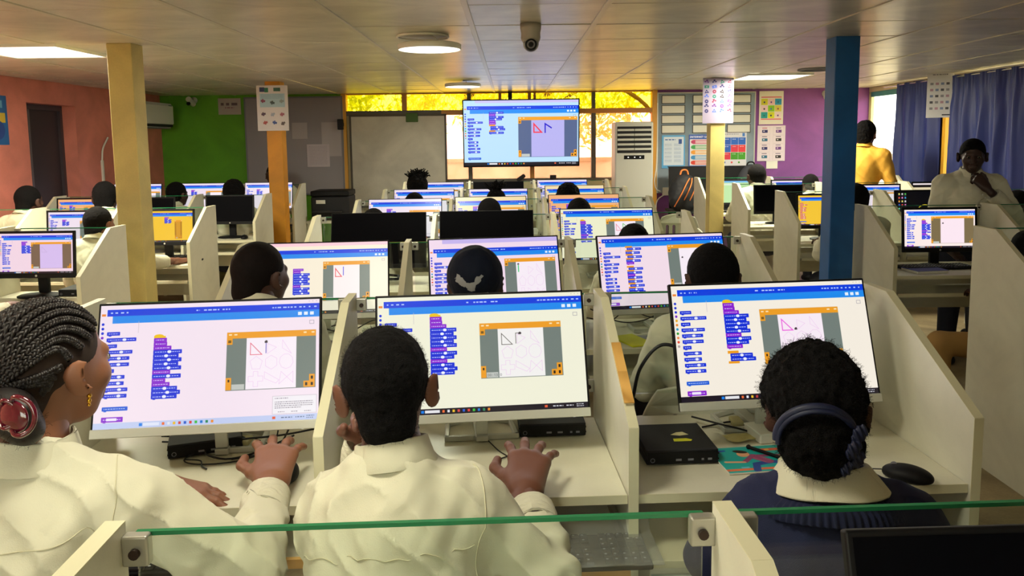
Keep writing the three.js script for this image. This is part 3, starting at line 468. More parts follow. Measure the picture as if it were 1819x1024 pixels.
// a block-coding window; every option is a fraction of the screen
function codeScreen(o = {}) {
  const W = o.w || 1024, H = W * 9 / 16;
  return canvasTex(W, H, (g) => {
    const X = (f) => f * W, Y = (f) => f * H, bg = o.bg || '#f6e6f0', B1 = '#0b3fe0', B2 = '#1f8cf0', BL = '#1230d8', PU = '#8a1fd0', top = o.top || 0.035;
    R(g, bg, 0, 0, W, H); if (o.browser) R(g, o.browser, X(0.1), 0, W, Y(top * 0.45));
    for (let i = 0; i < 3; i++) R(g, '#7a7080', X(0.95 + i * 0.017), Y(top * 0.4), 4, 2);
    R(g, B1, X(0.03), Y(top), W, Y(0.055)); R(g, B2, X(0.055), Y(top + 0.055), W, Y(0.06)); R(g, '#f08a3a', X(0.006), Y(top + 0.035), X(0.018), Y(0.018));
    for (const [x, w] of [[0.045, 0.01], [0.065, 0.012], [0.09, 0.014], [0.115, 0.014], [0.43, 0.016], [0.465, 0.07], [0.55, 0.035], [0.78, 0.045], [0.83, 0.045], [0.882, 0.01], [0.905, 0.012], [0.925, 0.01], [0.95, 0.014], [0.975, 0.012]]) dashes(g, '#bcd2ff', X(x), Y(top + 0.022), X(w), Y(0.011));
    for (let i = 0; i < 3; i++) R(g, '#e8f2ff', X(0.9 + i * 0.028), Y(top + 0.07), X(0.018), Y(0.028)); g.strokeStyle = '#9a94a4'; g.lineWidth = 2; g.strokeRect(X(0.955), Y(top + 0.145), X(0.02), Y(0.028));
    const y0 = top + 0.1; ['#1230d8', '#1230d8', '#1230d8', '#7a22cc', '#f0b020', '#f0902a', '#1a9ad0', '#2a9a2a', '#f08a4a', '#e8503a', '#b0a0a0'].forEach((c, i) => { g.fillStyle = c; g.beginPath(); g.arc(X(0.014), Y(y0 + 0.02 + i * 0.037), Y(0.011), 0, 7); g.fill(); });
    const block = (c, x, y, w, h, oval) => { g.fillStyle = c; g.beginPath(); g.roundRect(X(x), Y(y), X(w), Y(h), 3); g.fill(); g.fillRect(X(x + 0.008), Y(y + h), X(0.012), Y(0.006)); if (w > 0.03) dashes(g, 'rgba(225,230,255,0.85)', X(x + 0.008), Y(y + h * 0.4), X(w - 0.016), Y(h * 0.2)); if (oval) { g.fillStyle = c; g.fillRect(X(x + w * oval - 0.012), Y(y), X(0.024), Y(h)); g.fillStyle = '#f2f4ff'; g.beginPath(); g.ellipse(X(x + w * oval), Y(y + h / 2), X(0.0095), Y(h * 0.36), 0, 0, 7); g.fill(); } };
    const pal = [[0.058, 0], [0.132, 0.6], [0.048, 0], [0.118, 0.58], [0.106, 0.56], [0.106, 0.56], [0.042, 0], [0.09, 0.72], [0.088, 0.72], [0.106, 0.66], [0.104, 0.66]];
    pal.forEach(([w, ov], i) => block(o.pal || BL, 0.034, y0 + 0.085 + i * 0.0505, w, 0.03, ov)); block('#1a5ad8', 0.034, y0 + 0.085 + 12 * 0.0505, 0.112, 0.032, 0); block(PU, 0.034, y0 + 0.085 + 13.6 * 0.0505, 0.094, 0.04, 0); R(g, '#f2eaff', X(0.056), Y(y0 + 0.085 + 13.6 * 0.0505 + 0.008), X(0.045), Y(0.022));
    R(g, '#c8bcc8', X(0.172), Y(y0), 2, Y(0.1));
    let y = o.sy || 0.24, k = 0; const sx = o.sx || 0.245; let inx = 0;
    for (const s of o.stack || 'Ypppbbbbbpbppbbb') {
      const rh = 0.0335;
      if (s === 'Y') { g.fillStyle = '#f2c418'; g.beginPath(); g.ellipse(X(sx + 0.022), Y(y + 0.02), X(0.022), Y(0.018), 0, Math.PI, 0); g.fill(); R(g, '#f2c418', X(sx), Y(y + 0.017), X(0.052), Y(0.018)); }
      else if (s === 'p') block(PU, sx, y, [0.08, 0.058, 0.06][k % 3], rh, 0);
      else if (s === 'b') block(BL, sx + inx, y, 0.128 - (k % 2) * 0.014, rh, 0.56 - (k % 2) * 0.05);
      else if (s === 'o') { R(g, '#f2a024', X(sx), Y(y), X(0.055), Y(0.024)); inx = 0.012; y -= 0.01; }
      else if (s === 'O') { R(g, '#f2a024', X(sx), Y(y), X(0.055), Y(0.02)); inx = 0; y -= 0.012; }
      else if (s === ' ') y -= 0.012; k++; y += rh - 0.0005;
    }
    // playground window
    const [wx, wy, ww, wh] = o.win || [0.575, 0.26, 0.41, 0.48], OR = '#f0a028', GY = o.side || '#74807a';
    if (ww > 0) {
      R(g, GY, X(wx), Y(wy), X(ww), Y(wh)); R(g, OR, X(wx), Y(wy), X(ww), Y(0.052)); for (const f of [0.02, 0.08, 0.86, 0.95]) R(g, '#ffe6b8', X(wx + ww * f), Y(wy + 0.014), X(0.014), Y(0.012));
      const px = wx + ww * 0.22, pw = ww * 0.56, py = wy + 0.052, ph = wh - 0.057; R(g, o.field || '#fbf0fa', X(px), Y(py), X(pw), Y(ph));
      const S = (f) => X(px + pw * f), Q = (f) => Y(py + ph * f), poly = (c, l, pts, open) => { g.strokeStyle = c; g.lineWidth = l; g.beginPath(); pts.forEach(([a, b], i) => i ? g.lineTo(S(a), Q(b)) : g.moveTo(S(a), Q(b))); if (!open) g.closePath(); g.stroke(); };
      const pk = '#eebcf0', reg = (cx, cy, r, n, ph0) => Array.from({ length: n }, (_, i) => [cx + r * Math.cos(ph0 + i * 6.2832 / n), cy + r * 1.05 * Math.sin(ph0 + i * 6.2832 / n)]);
      if (o.faint !== false) { poly(pk, 1.5, [[0.42, 0.12], [0.42, 0.32], [0.6, 0.2]]); poly(pk, 1.5, [[0.72, 0.06], [0.72, 0.22], [0.9, 0.33]]); poly(pk, 1.5, reg(0.2, 0.5, 0.13, 5, -1.57)); poly(pk, 1.5, reg(0.5, 0.49, 0.13, 6, 0.5)); poly(pk, 1.5, reg(0.8, 0.48, 0.14, 9, 0.2)); poly(pk, 1.5, [[0.15, 0.66], [0.24, 0.66], [0.24, 0.75], [0.34, 0.75], [0.34, 0.85], [0.24, 0.85], [0.24, 0.95], [0.15, 0.95], [0.15, 0.85], [0.05, 0.85], [0.05, 0.75], [0.15, 0.75]]); poly(pk, 1.5, [[0.37, 0.67], [0.66, 0.84], [0.6, 0.9], [0.37, 0.8]]); poly(pk, 1.5, [[0.7, 0.68], [0.94, 0.9], [0.94, 0.68], [0.66, 0.92]]); }
      const L = o.line || 4; if (o.tri) poly(o.tri, L, [[0.08, 0.1], [0.08, 0.33], [0.31, 0.33]]); if (o.mark) poly(o.mark, L, o.markPts || [[0.39, 0.09], [0.39, 0.31]], true);
      if (o.bot) { R(g, '#4a4048', S(o.bot[0]) - 7, Q(o.bot[1]) - 5, 14, 9); R(g, '#2a2024', S(o.bot[0]) - 3, Q(o.bot[1]) - 8, 8, 4); }
      R(g, OR, X(wx), Y(wy + 0.052), X(0.026), Y(0.05)); R(g, '#7a5a20', X(wx + 0.006), Y(wy + 0.066), X(0.014), Y(0.022)); R(g, OR, X(wx), Y(wy + wh - 0.105), X(0.025), Y(0.1)); R(g, '#3a2a18', X(wx + 0.009), Y(wy + wh - 0.09), X(0.008), Y(0.02));
      R(g, '#c2c6c0', X(wx + 0.027), Y(wy + wh - 0.05), X(ww * 0.14), Y(0.044)); g.fillStyle = '#50545a'; g.font = '17px monospace'; if (o.time) g.fillText(o.time, X(wx + 0.031), Y(wy + wh - 0.017));
      R(g, OR, X(wx + ww - 0.03), Y(wy + wh - 0.11), X(0.026), Y(0.105)); R(g, OR, X(wx + ww - 0.056), Y(wy + wh - 0.056), X(0.03), Y(0.05)); for (const [a, b] of [[0.022, 0.095], [0.022, 0.043], [0.048, 0.043]]) R(g, '#241a14', X(wx + ww - a), Y(wy + wh - b), X(0.01), Y(0.025));
    }
    if (o.note) { R(g, '#f4f0f6', X(0.79), Y(0.80), X(0.2), Y(0.145)); g.strokeStyle = '#d8ccd8'; g.strokeRect(X(0.79), Y(0.80), X(0.2), Y(0.145)); dashes(g, '#9a90a0', X(0.8), Y(0.815), X(0.06), Y(0.007)); for (let i = 0; i < 4; i++) dashes(g, '#8a8290', X(0.8), Y(0.845 + i * 0.016), X(i === 3 ? 0.12 : 0.175), Y(0.006)); for (let i = 0; i < 3; i++) dashes(g, '#9a90a0', X(0.815 + i * 0.06), Y(0.925), X(0.03), Y(0.006)); }
    // task bar
    const light = o.bar === 'light'; R(g, light ? '#c4d0f4' : '#1c1622', 0, Y(0.952), W, Y(0.048)); ['#f0703a', '#e8e8f0', '#f0c030', '#d84a4a', '#2a60d0', '#e0403a', '#3ac040', '#1a78d0', '#2a8a5a', '#f09030'].forEach((c, i) => R(g, c, X(0.3 + i * 0.024), Y(0.965), X(0.011), Y(0.021))); R(g, '#1a80e8', X(0.2), Y(0.964), X(0.014), Y(0.023)); R(g, light ? '#e4eafc' : '#e8e8ec', X(0.218), Y(0.963), X(0.07), Y(0.024));
    dashes(g, light ? '#7080a0' : '#e0e0e8', X(0.83), Y(0.97), X(0.05), Y(0.009)); dashes(g, light ? '#7080a0' : '#e0e0e8', X(0.895), Y(0.97), X(0.04), Y(0.009)); dashes(g, light ? '#7080a0' : '#e0e0e8', X(0.945), Y(0.964), X(0.035), Y(0.007)); dashes(g, light ? '#7080a0' : '#e0e0e8', X(0.945), Y(0.98), X(0.035), Y(0.007)); R(g, '#e8603a', X(0.79), Y(0.964), X(0.014), Y(0.02));
  });
}
const SCREEN = 0.61;
const screenMat = (t, k = SCREEN) => std('#050505', 0.3, { emissive: 0xffffff, emissiveMap: t, emissiveIntensity: k });
const S = {
  a: screenMat(codeScreen({ bg: '#f7e6f3', tri: '#e8607a', mark: '#4a3ab8', bot: [0.39, 0.09], bar: 'light', note: 1, sy: 0.25, line: 3 })),
  b: screenMat(codeScreen({ bg: '#f4f3dc', tri: '#5a544e', mark: '#5a544e', markPts: [[0.52, 0.1], [0.39, 0.1], [0.39, 0.32]], bot: [0.48, 0.11], stack: 'Ypppbbbbbpbbpbbb', time: '00:13:0', field: '#f6f4f2', line: 3, sy: 0.145, sx: 0.25, win: [0.49, 0.25, 0.40, 0.47] })),
  c: screenMat(codeScreen({ bg: '#f8f0e2', tri: '#f060e0', bot: [0.38, 0.31], stack: 'Ypppbbbbbpbbp obbO', line: 5, win: [0.44, 0.23, 0.41, 0.48], sy: 0.13, sx: 0.255, field: '#fbeef8' })),
  d: screenMat(codeScreen({ bg: '#fbf0da', tri: '#f04a5a', mark: '#3a3ae0', markPts: [[0.38, 0.05], [0.38, 0.3]], top: 0.1, browser: '#ffd0dc', win: [0.5, 0.27, 0.36, 0.55], sy: 0.36, sx: 0.27, stack: 'ppbbbbbpbbb', line: 6, faint: false, field: '#fbf0f0' })),
  e: screenMat(codeScreen({ bg: '#f6def0', mark: '#2ad070', markPts: [[0.08, 0.08], [0.08, 0.26]], bot: [0.08, 0.06], top: 0.13, browser: '#c8b8f0', win: [0.575, 0.29, 0.4, 0.6], stack: 'Yppbbbb', line: 8, sy: 0.3 })),
  f: screenMat(codeScreen({ bg: '#f6e0ec', bot: [0.1, 0.25], stack: 'obObobObp obObpbObobObb', sy: 0.14, sx: 0.21, win: [0.545, 0.14, 0.41, 0.58], faint: false })),
  g: screenMat(codeScreen({ bg: '#f2f2d0', tri: '#f08a9a', mark: '#3ac030', markPts: [[0.4, 0.08], [0.4, 0.3], [0.6, 0.2], [0.4, 0.08]], line: 6, stack: 'Yppbbbbbbpbp b', sy: 0.2, sx: 0.21, win: [0.49, 0.2, 0.41, 0.6], faint: false })),
  h: screenMat(codeScreen({ w: 640, bg: '#f2e4f2', top: 0.07, stack: 'ppbbbb', win: [0.56, 0.28, 0.42, 0.6], faint: false })),
  i: screenMat(codeScreen({ w: 640, bg: '#f8e2ae', top: 0.1, stack: 'ppbbbb', win: [0.56, 0.28, 0.42, 0.6], faint: false })),
  j: screenMat(codeScreen({ w: 640, bg: '#f6b67e', top: 0.1, stack: 'ppbbbb', win: [0.56, 0.28, 0.42, 0.6], field: '#f8c090', faint: false })),
  k: screenMat(codeScreen({ w: 640, bg: '#f8c838', top: 0.06, pal: '#d84a70', stack: 'ppbbbb', sy: 0.2, sx: 0.5, win: [0.68, 0.3, 0.13, 0.6], field: '#d89a28', side: '#b8801c', faint: false })),
  l: screenMat(codeScreen({ w: 640, bg: '#f4d8e6', top: 0.05, sx: 0.3, stack: 'pppbbbbbb', sy: 0.2, win: [0.43, 0.22, 0.55, 0.66], side: '#7a6450', field: '#d8c0f0', tri: '#b8a8d0', line: 2, faint: false }), 0.62),
  m: screenMat(codeScreen({ w: 640, bg: '#f8e8e4', top: 0.04, stack: '', win: [0.38, 0.18, 0.6, 0.7], side: '#7c6c4c', field: '#f8e4ee', bot: [0.1, 0.2], faint: false }), 0.66),
  n: screenMat(canvasTex(320, 180, (g, w, h) => { R(g, '#c8f0b0', 0, 0, w, h); R(g, '#7ac0f0', 0, 0, w, h * 0.08); R(g, '#e8f8e0', w * 0.04, h * 0.12, w * 0.5, h * 0.08); }), 0.6),
  o: screenMat(canvasTex(640, 360, (g, w, h) => { R(g, '#07070c', 0, 0, w, h); const c = ['#e8e070', '#50c050', '#d84a40', '#40a0d8', '#e8a040', '#e0e0e0', '#3a60d8', '#d87ac0', '#60d0a0']; for (let i = 0; i < 3; i++) for (let k = 0; k < 7; k++) { R(g, c[(i * 5 + k * 2) % 9], 26 + i * 36, 18 + k * 44, 17, 18); R(g, '#8a8a90', 24 + i * 36, 40 + k * 44, 22, 3); } g.strokeStyle = '#d8c82a'; g.lineWidth = 9; g.beginPath(); g.arc(335, 250, 90, Math.PI, 0); g.stroke(); g.fillStyle = '#e8e020'; g.beginPath(); g.roundRect(265, 215, 140, 110, 30); g.fill(); R(g, '#2a2a10', 290, 245, 90, 30); }), 0.62),
  p: screenMat(canvasTex(320, 180, (g, w, h) => { R(g, '#e6d8b0', 0, 0, w, h); R(g, '#181410', 0, h * 0.06, w, h * 0.1); R(g, '#f4e8e8', 0, 0, w, h * 0.06); R(g, '#7ad040', 6, h * 0.3, 20, 20); }), 0.6),
  tv: screenMat(codeScreen({ bg: '#b8dcf4', tri: '#f03a50', mark: '#2418c8', markPts: [[0.42, 0.35], [0.42, 0.1], [0.62, 0.22]], line: 11, top: 0.085, browser: '#c8c0f0', stack: 'bpbbppobbOb', sy: 0.17, sx: 0.22, win: [0.475, 0.255, 0.515, 0.62], side: '#56658c', field: '#b4b0ea', faint: false }), 0.7),
};
// ---- posters: flat sheets with a printed face
function sheetThing(name, label, cat, X, H, Z, w, h, tex, o = {}) {
  const t = thing(name, label, cat, P(X, H, Z), o.turn || 0, o.group), n = o.curl ? 14 : 1;
  const f = (g) => { const p = g.attributes.position; for (let i = 0; i < p.count; i++) { const y = p.getY(i) / h; p.setZ(i, p.getZ(i) + (o.curl || 0) * (Math.sin((y + 0.5) * 3.1) * 0.05 + (y < -0.3 ? (-(y + 0.3)) * 0.22 : 0))); } g.computeVertexNormals(); return g; };
  part('sheet', f(new THREE.BoxGeometry(w, h, 0.003, 1, n, 1)), o.back || M.paper, t);
  if (tex) part('print', f(new THREE.PlaneGeometry(w * 0.998, h * 0.998, 1, n).translate(0, 0, 0.0022)), std('#ffffff', 0.5, { map: tex }), t); return t;
}
const ink = ['#2a2a6a', '#6a3a8a', '#2a6a8a', '#2a2a2a', '#4a6ad0', '#8a2a4a', '#207a6a'];
function iconBoard(bg, cols, rows, w, h, y0 = 0.08, y1 = 0.92) { return canvasTex(w, h, (g) => { R(g, bg, 0, 0, w, h); for (let r = 0; r < rows; r++) for (let c = 0; c < cols; c++) { const x = w * (c + 0.5) / cols, y = h * (y0 + (y1 - y0) * (r + 0.5) / rows), s = w / cols * 0.3; g.fillStyle = ink[Math.floor(rnd() * 7)]; g.save(); g.translate(x, y); g.rotate(rr(-0.4, 0.4)); const k = Math.floor(rnd() * 4); if (k === 0) g.fillRect(-s, -s * 0.6, s * 2, s * 1.2); else if (k === 1) { g.beginPath(); g.arc(0, 0, s * 0.8, 0, 7); g.fill(); } else if (k === 2) { g.fillRect(-s, -s * 0.3, s * 1.9, s * 0.6); g.fillRect(-s * 0.4, -s, s * 0.8, s); } else { g.beginPath(); g.moveTo(-s, s * 0.6); g.lineTo(0, -s); g.lineTo(s, s * 0.6); g.fill(); } g.fillStyle = bg; g.fillRect(-s * 0.3, -s * 0.2, s * 0.6, s * 0.4); g.restore(); } }); }
const Tp = {
  parts: canvasTex(256, 364, (g, w, h) => { R(g, '#dcd8dc', 0, 0, w, h); R(g, '#a8c8d8', w * 0.1, h * 0.18, w * 0.8, h * 0.3); R(g, '#2a3a6a', w * 0.1, h * 0.04, w * 0.16, h * 0.1); R(g, '#1a7a5a', w * 0.26, h * 0.05, w * 0.12, h * 0.1); R(g, '#3a6a5a', w * 0.55, h * 0.05, w * 0.22, h * 0.08); for (let i = 0; i < 4; i++) dashes(g, '#6a90b0', w * 0.14, h * (0.2 + i * 0.025), w * 0.7, h * 0.007); const c = [[0.2, 0.34, '#8a3a5a'], [0.5, 0.38, '#3a4a4a'], [0.8, 0.35, '#8a9aa0'], [0.2, 0.63, '#4a2a4a'], [0.5, 0.64, '#9aa8c0'], [0.8, 0.64, '#a85a70'], [0.25, 0.82, '#a03a3a'], [0.55, 0.82, '#2a4a9a'], [0.82, 0.84, '#5a4a4a']]; for (const [x, y, q] of c) { g.fillStyle = q; g.save(); g.translate(w * x, h * y); g.rotate(rr(-0.6, 0.6)); g.fillRect(-18, -8, 36, 16); g.fillRect(-8, -15, 12, 30); g.restore(); } }),
  icons: iconBoard('#a49ab4', 4, 7, 256, 376, 0.03, 0.78),
  yellowGrid: canvasTex(220, 300, (g, w, h) => { R(g, '#e4dccc', 0, 0, w, h); R(g, '#d83a50', w * 0.08, h * 0.17, w * 0.84, h * 0.025); R(g, '#d83a50', w * 0.08, h * 0.83, w * 0.84, h * 0.025); const c = ['#d8d028', '#eac0c0', '#2a90b8', '#eac8d0', '#8ac820', '#d8c850', '#28a0a0', '#d8d820', '#e8d0d0']; c.forEach((q, i) => { R(g, q, w * (0.08 + 0.285 * (i % 3)), h * (0.23 + 0.2 * Math.floor(i / 3)), w * 0.27, h * 0.185); R(g, ink[i % 7], w * (0.18 + 0.285 * (i % 3)), h * (0.31 + 0.2 * Math.floor(i / 3)), w * 0.06, h * 0.05); }); }),
  cards: canvasTex(220, 300, (g, w, h) => { R(g, '#e2d4de', 0, 0, w, h); for (let c = 0; c < 2; c++) for (let r = 0; r < 4; r++) { const x = w * (0.06 + 0.5 * c), y = h * (0.04 + 0.24 * r); g.strokeStyle = '#b8a8b8'; g.strokeRect(x, y, w * 0.38, h * 0.22); R(g, c || r ? '#6a5a80' : '#c04a6a', x + w * 0.1, y + 6, w * 0.18, 6); R(g, ink[(r * 2 + c) % 4], x + w * 0.1, y + h * 0.08, w * 0.2, h * 0.08); R(g, '#e2d4de', x + w * 0.14, y + h * 0.1, w * 0.05, h * 0.03); } }),
  blue: canvasTex(220, 320, (g, w, h) => { R(g, '#58a8e0', 0, 0, w, h); R(g, '#d4e0f0', w * 0.08, h * 0.05, w * 0.86, h * 0.86); R(g, '#1a4a9a', w * 0.72, h * 0.12, w * 0.14, h * 0.14); dashes(g, '#2a5ab0', w * 0.14, h * 0.12, w * 0.45, h * 0.03); for (let r = 0; r < 5; r++) for (let c = 0; c < 2; c++) for (let k = 0; k < 4; k++) dashes(g, k ? '#90a8c8' : '#5a80c0', w * (0.13 + 0.4 * c), h * (0.26 + 0.12 * r + 0.022 * k), w * 0.3, h * 0.009); }),
  safety: canvasTex(260, 320, (g, w, h) => { R(g, '#2456b8', 0, 0, w, h); R(g, '#e6e4ec', w * 0.04, h * 0.14, w * 0.92, h * 0.8); g.fillStyle = '#f0f0ff'; g.font = 'bold 27px sans-serif'; g.fillText('INTERNET SAFETY', w * 0.04, h * 0.1); ['#c83a6a', '#3aa050', '#f0a030', '#3a90d0', '#e0402a'].forEach((q, i) => { R(g, q, w * 0.16, h * (0.16 + i * 0.157), w * 0.8, h * 0.125); g.globalAlpha = 0.75; R(g, '#e8e0e0', w * 0.24, h * (0.175 + i * 0.157), w * 0.7, h * 0.095); g.globalAlpha = 1; g.fillStyle = q; g.beginPath(); g.arc(w * 0.15, h * (0.222 + i * 0.157), h * 0.055, 0, 7); g.fill(); }); }),
  table: canvasTex(220, 320, (g, w, h) => { R(g, '#dcdce4', 0, 0, w, h); R(g, '#4a80d0', w * 0.82, h * 0.03, w * 0.1, h * 0.1); dashes(g, '#8a90a8', w * 0.06, h * 0.05, w * 0.6, h * 0.02); const c = ['#2a62c8', '#2a6ad0', '#2a6ad0', '#2a62c8', '#e03a50', '#e8404a', '#e03a50', '#4aa02a', '#4aa02a']; c.forEach((q, i) => { R(g, q, w * (0.04 + 0.31 * (i % 3)), h * (0.16 + 0.22 * Math.floor(i / 3)), w * 0.3, h * 0.21); dashes(g, '#e8e8f0', w * (0.1 + 0.31 * (i % 3)), h * (0.2 + 0.22 * Math.floor(i / 3)), w * 0.16, h * 0.015); }); ['#3a60c0', '#e04a50', '#4aa02a'].forEach((q, i) => R(g, q, w * (0.06 + 0.3 * i), h * 0.87, w * 0.07, h * 0.05)); }),
  plain: canvasTex(128, 180, (g, w, h) => { R(g, '#c0b8c0', 0, 0, w, h); for (let i = 0; i < 14; i++) dashes(g, '#9a929c', w * 0.1, h * (0.08 + i * 0.06), w * 0.8, 3); }),
  calc: canvasTex(160, 128, (g, w, h) => { R(g, '#b4aca4', 0, 0, w, h); dashes(g, '#6a5a62', w * 0.12, h * 0.28, w * 0.76, h * 0.16); dashes(g, '#8a5a62', w * 0.3, h * 0.55, w * 0.4, h * 0.06); }),
  plan: canvasTex(160, 300, (g, w, h) => { R(g, '#d8d8dc', 0, 0, w, h); dashes(g, '#70707a', w * 0.2, h * 0.08, w * 0.6, h * 0.02); for (let r = 0; r < 5; r++) for (let c = 0; c < 4; c++) { g.fillStyle = ['#8a8a94', '#b08aa0', '#7a8ab0', '#505058'][(r + c) % 4]; g.fillRect(w * (0.12 + 0.2 * c), h * (0.26 + 0.13 * r), w * 0.12, h * 0.05); } R(g, '#30303a', w * 0.6, h * 0.93, w * 0.3, h * 0.025); }),
  leftPoster: canvasTex(128, 220, (g, w, h) => { R(g, '#2a6ab0', 0, 0, w, h); R(g, '#e0c040', w * 0.4, h * 0.35, w * 0.5, h * 0.2); g.fillStyle = '#2a4a9a'; g.beginPath(); g.arc(w * 0.5, h * 0.7, w * 0.35, 0, 7); g.fill(); R(g, '#70b0d8', w * 0.1, h * 0.1, w * 0.7, h * 0.15); }),
};
sheetThing('poster', 'white poster of computer parts hung on the orange column', 'poster', -2.33, 1.9, 7.78 - 0.09, 0.305, 0.44, Tp.parts);
sheetThing('poster', 'lilac poster of rows of device icons hung on the pale yellow column', 'poster', 2.085, 1.93, 7.98 - 0.09, 0.31, 0.45, Tp.icons);
sheetThing('poster', 'tall curling white poster hung over the curtains by the yellow post', 'poster', 4.22, 1.96, 7.72, 0.23, 0.46, Tp.plan, { turn: -0.5, curl: 1 });
sheetThing('poster', 'blue and yellow poster on the salmon wall before the dark door', 'poster', XL + 0.006, 1.78, 6.62, 0.3, 0.42, Tp.leftPoster, { turn: Math.PI / 2 });
sheetThing('notice', 'small framed notice on the green wall beside the grey board', 'notice', -3.485, 2.02, ZB - 0.01, 0.28, 0.2, Tp.calc);
sheetThing('poster', 'white poster with a coloured nine square grid on the purple wall', 'poster', 3.235, 1.925, ZB - 0.01, 0.3, 0.41, Tp.yellowGrid);
sheetThing('chart', 'pink chart of eight small cards on the purple wall', 'chart', 3.245, 1.485, ZB - 0.012, 0.345, 0.44, Tp.cards);
sheetThing('card', 'single small card hanging below the pink chart of cards', 'card', 3.26, 1.225, ZB - 0.01, 0.14, 0.11, null);
{ // two notice boards
  const b = thing('notice_board', 'grey felt notice board on the green wall behind the orange column', 'notice board', P(-2.69, 1.52, ZB - 0.02)); part('felt', box(1.2, 1.2, 0.025, 0, 0, 0, 0.004), std('#9a979d', 0.9, { bumpMap: rep(T.grain, 6), bumpScale: 0.0008 }), b); part('trim', [box(1.22, 0.02, 0.032, 0, 0.6, 0), box(1.22, 0.02, 0.032, 0, -0.6, 0), box(0.02, 1.2, 0.032, -0.6, 0, 0), box(0.02, 1.2, 0.032, 0.6, 0, 0)], M.grey, b);
  for (const [X, H, w, h, l] of [[-2.62, 1.71, 0.19, 0.2, 'blank paper sheet pinned on the grey board beside the orange column'], [-2.23, 1.6, 0.24, 0.42, 'tall paper sheet pinned on the grey board near the window post'], [-2.4, 1.4, 0.28, 0.28, 'printed paper sheet pinned lowest on the grey board']]) sheetThing('paper_sheet', l, 'paper', X, H, ZB - 0.036, w, h, l[0] === 'p' ? Tp.plain : null, { back: std('#b4b0b5', 0.9) });
  const r = thing('notice_board', 'pale blue notice board with name plates beside the purple wall', 'notice board', P(2.425, 1.5, ZB - 0.02)); part('felt', box(1.2, 1.24, 0.02, 0, 0, 0, 0.004), std('#8fa0ae', 0.8, { map: rep(T.paint, 0.8) }), r); part('trim', [box(1.22, 0.014, 0.026, 0, 0.62, 0), box(0.014, 1.24, 0.026, -0.604, 0, 0), box(0.014, 1.24, 0.026, 0.604, 0, 0)], M.silver, r);
  const pf = std('#4a4440', 0.6); for (let c = 0; c < 3; c++) for (let k = 0; k < 4; k++) { const t = thing('name_plate', `blank framed name plate, ${['top', 'second', 'third', 'lowest'][k]} of the ${['column nearer the window', 'column beside the poster column', 'column nearer the purple wall'][c]}`, 'name plate', P([2.015, 2.4, 2.83][c], 2.04 - k * 0.122, ZB - 0.033), 0, 'name plates on the pale blue board'); part('frame', [box(0.29, 0.008, 0.006, 0, 0.048, 0.003), box(0.29, 0.008, 0.006, 0, -0.048, 0.003), box(0.008, 0.1, 0.006, -0.142, 0, 0.003), box(0.008, 0.1, 0.006, 0.142, 0, 0.003)], pf, t); part('plate', box(0.28, 0.092, 0.004, 0, 0, 0, 0), M.paper, t); }
  sheetThing('poster', 'blue edged leaflet poster on the pale blue board nearest the window', 'poster', 2.02, 1.395, ZB - 0.036, 0.29, 0.41, Tp.blue); sheetThing('poster', 'internet safety poster with five coloured bars on the pale blue board', 'poster', 2.38, 1.4, ZB - 0.036, 0.34, 0.41, Tp.safety); sheetThing('poster', 'chart of red, blue and green squares on the pale blue board', 'poster', 2.78, 1.42, ZB - 0.036, 0.3, 0.42, Tp.table);
}
{ // television
  const t = thing('television', 'large wall television showing the coding lesson in front of the windows', 'television', P(0.125, 1.645, 9.5)); const tilt = (g) => g.rotateX(0.07);
  part('housing', tilt(box(1.42, 0.82, 0.045, 0, 0, -0.025, 0.008)), M.black, t); part('screen', tilt(new THREE.PlaneGeometry(1.39, 0.785).translate(0, 0.004, 0.001)), S.tv, t); part('bracket', [box(0.4, 0.3, 0.16, 0, 0, -0.13, 0.01), box(0.05, 0.6, 0.05, -0.13, 0.22, -0.18, 0.004)], M.blackMatt, t);
  const l = new THREE.RectAreaLight(new THREE.Color(0.6, 0.7, 1), 0.4, 1.39, 0.78); l.position.copy(P(0.125, 1.645, 9.46)); l.lookAt(0.125, 1.5, 0); scene.add(l);
}
{ const t = thing('wall_socket', 'white power socket box with a looping cable on the purple wall', 'socket', P(1.95, 0.9, ZB - 0.02)); part('box', box(0.12, 0.1, 0.04, 0, 0, 0, 0.008), M.whitePlastic, t); part('cable', tube([[-0.06, 0, 0], [-0.13, 0.02, 0.01], [-0.16, 0.12, 0.01], [-0.14, 0.3, 0.01], [-0.13, 0.7, 0.01], [-0.13, 1.1, 0.01]], 0.008, 30, 6), M.whitePlastic, t); part('cable', tube([[-0.04, -0.04, 0.02], [-0.12, -0.1, 0.02], [-0.15, -0.25, 0.02], [-0.14, -0.5, 0.02], [-0.14, -0.88, 0.02]], 0.007, 24, 6), M.whitePlastic, t); }
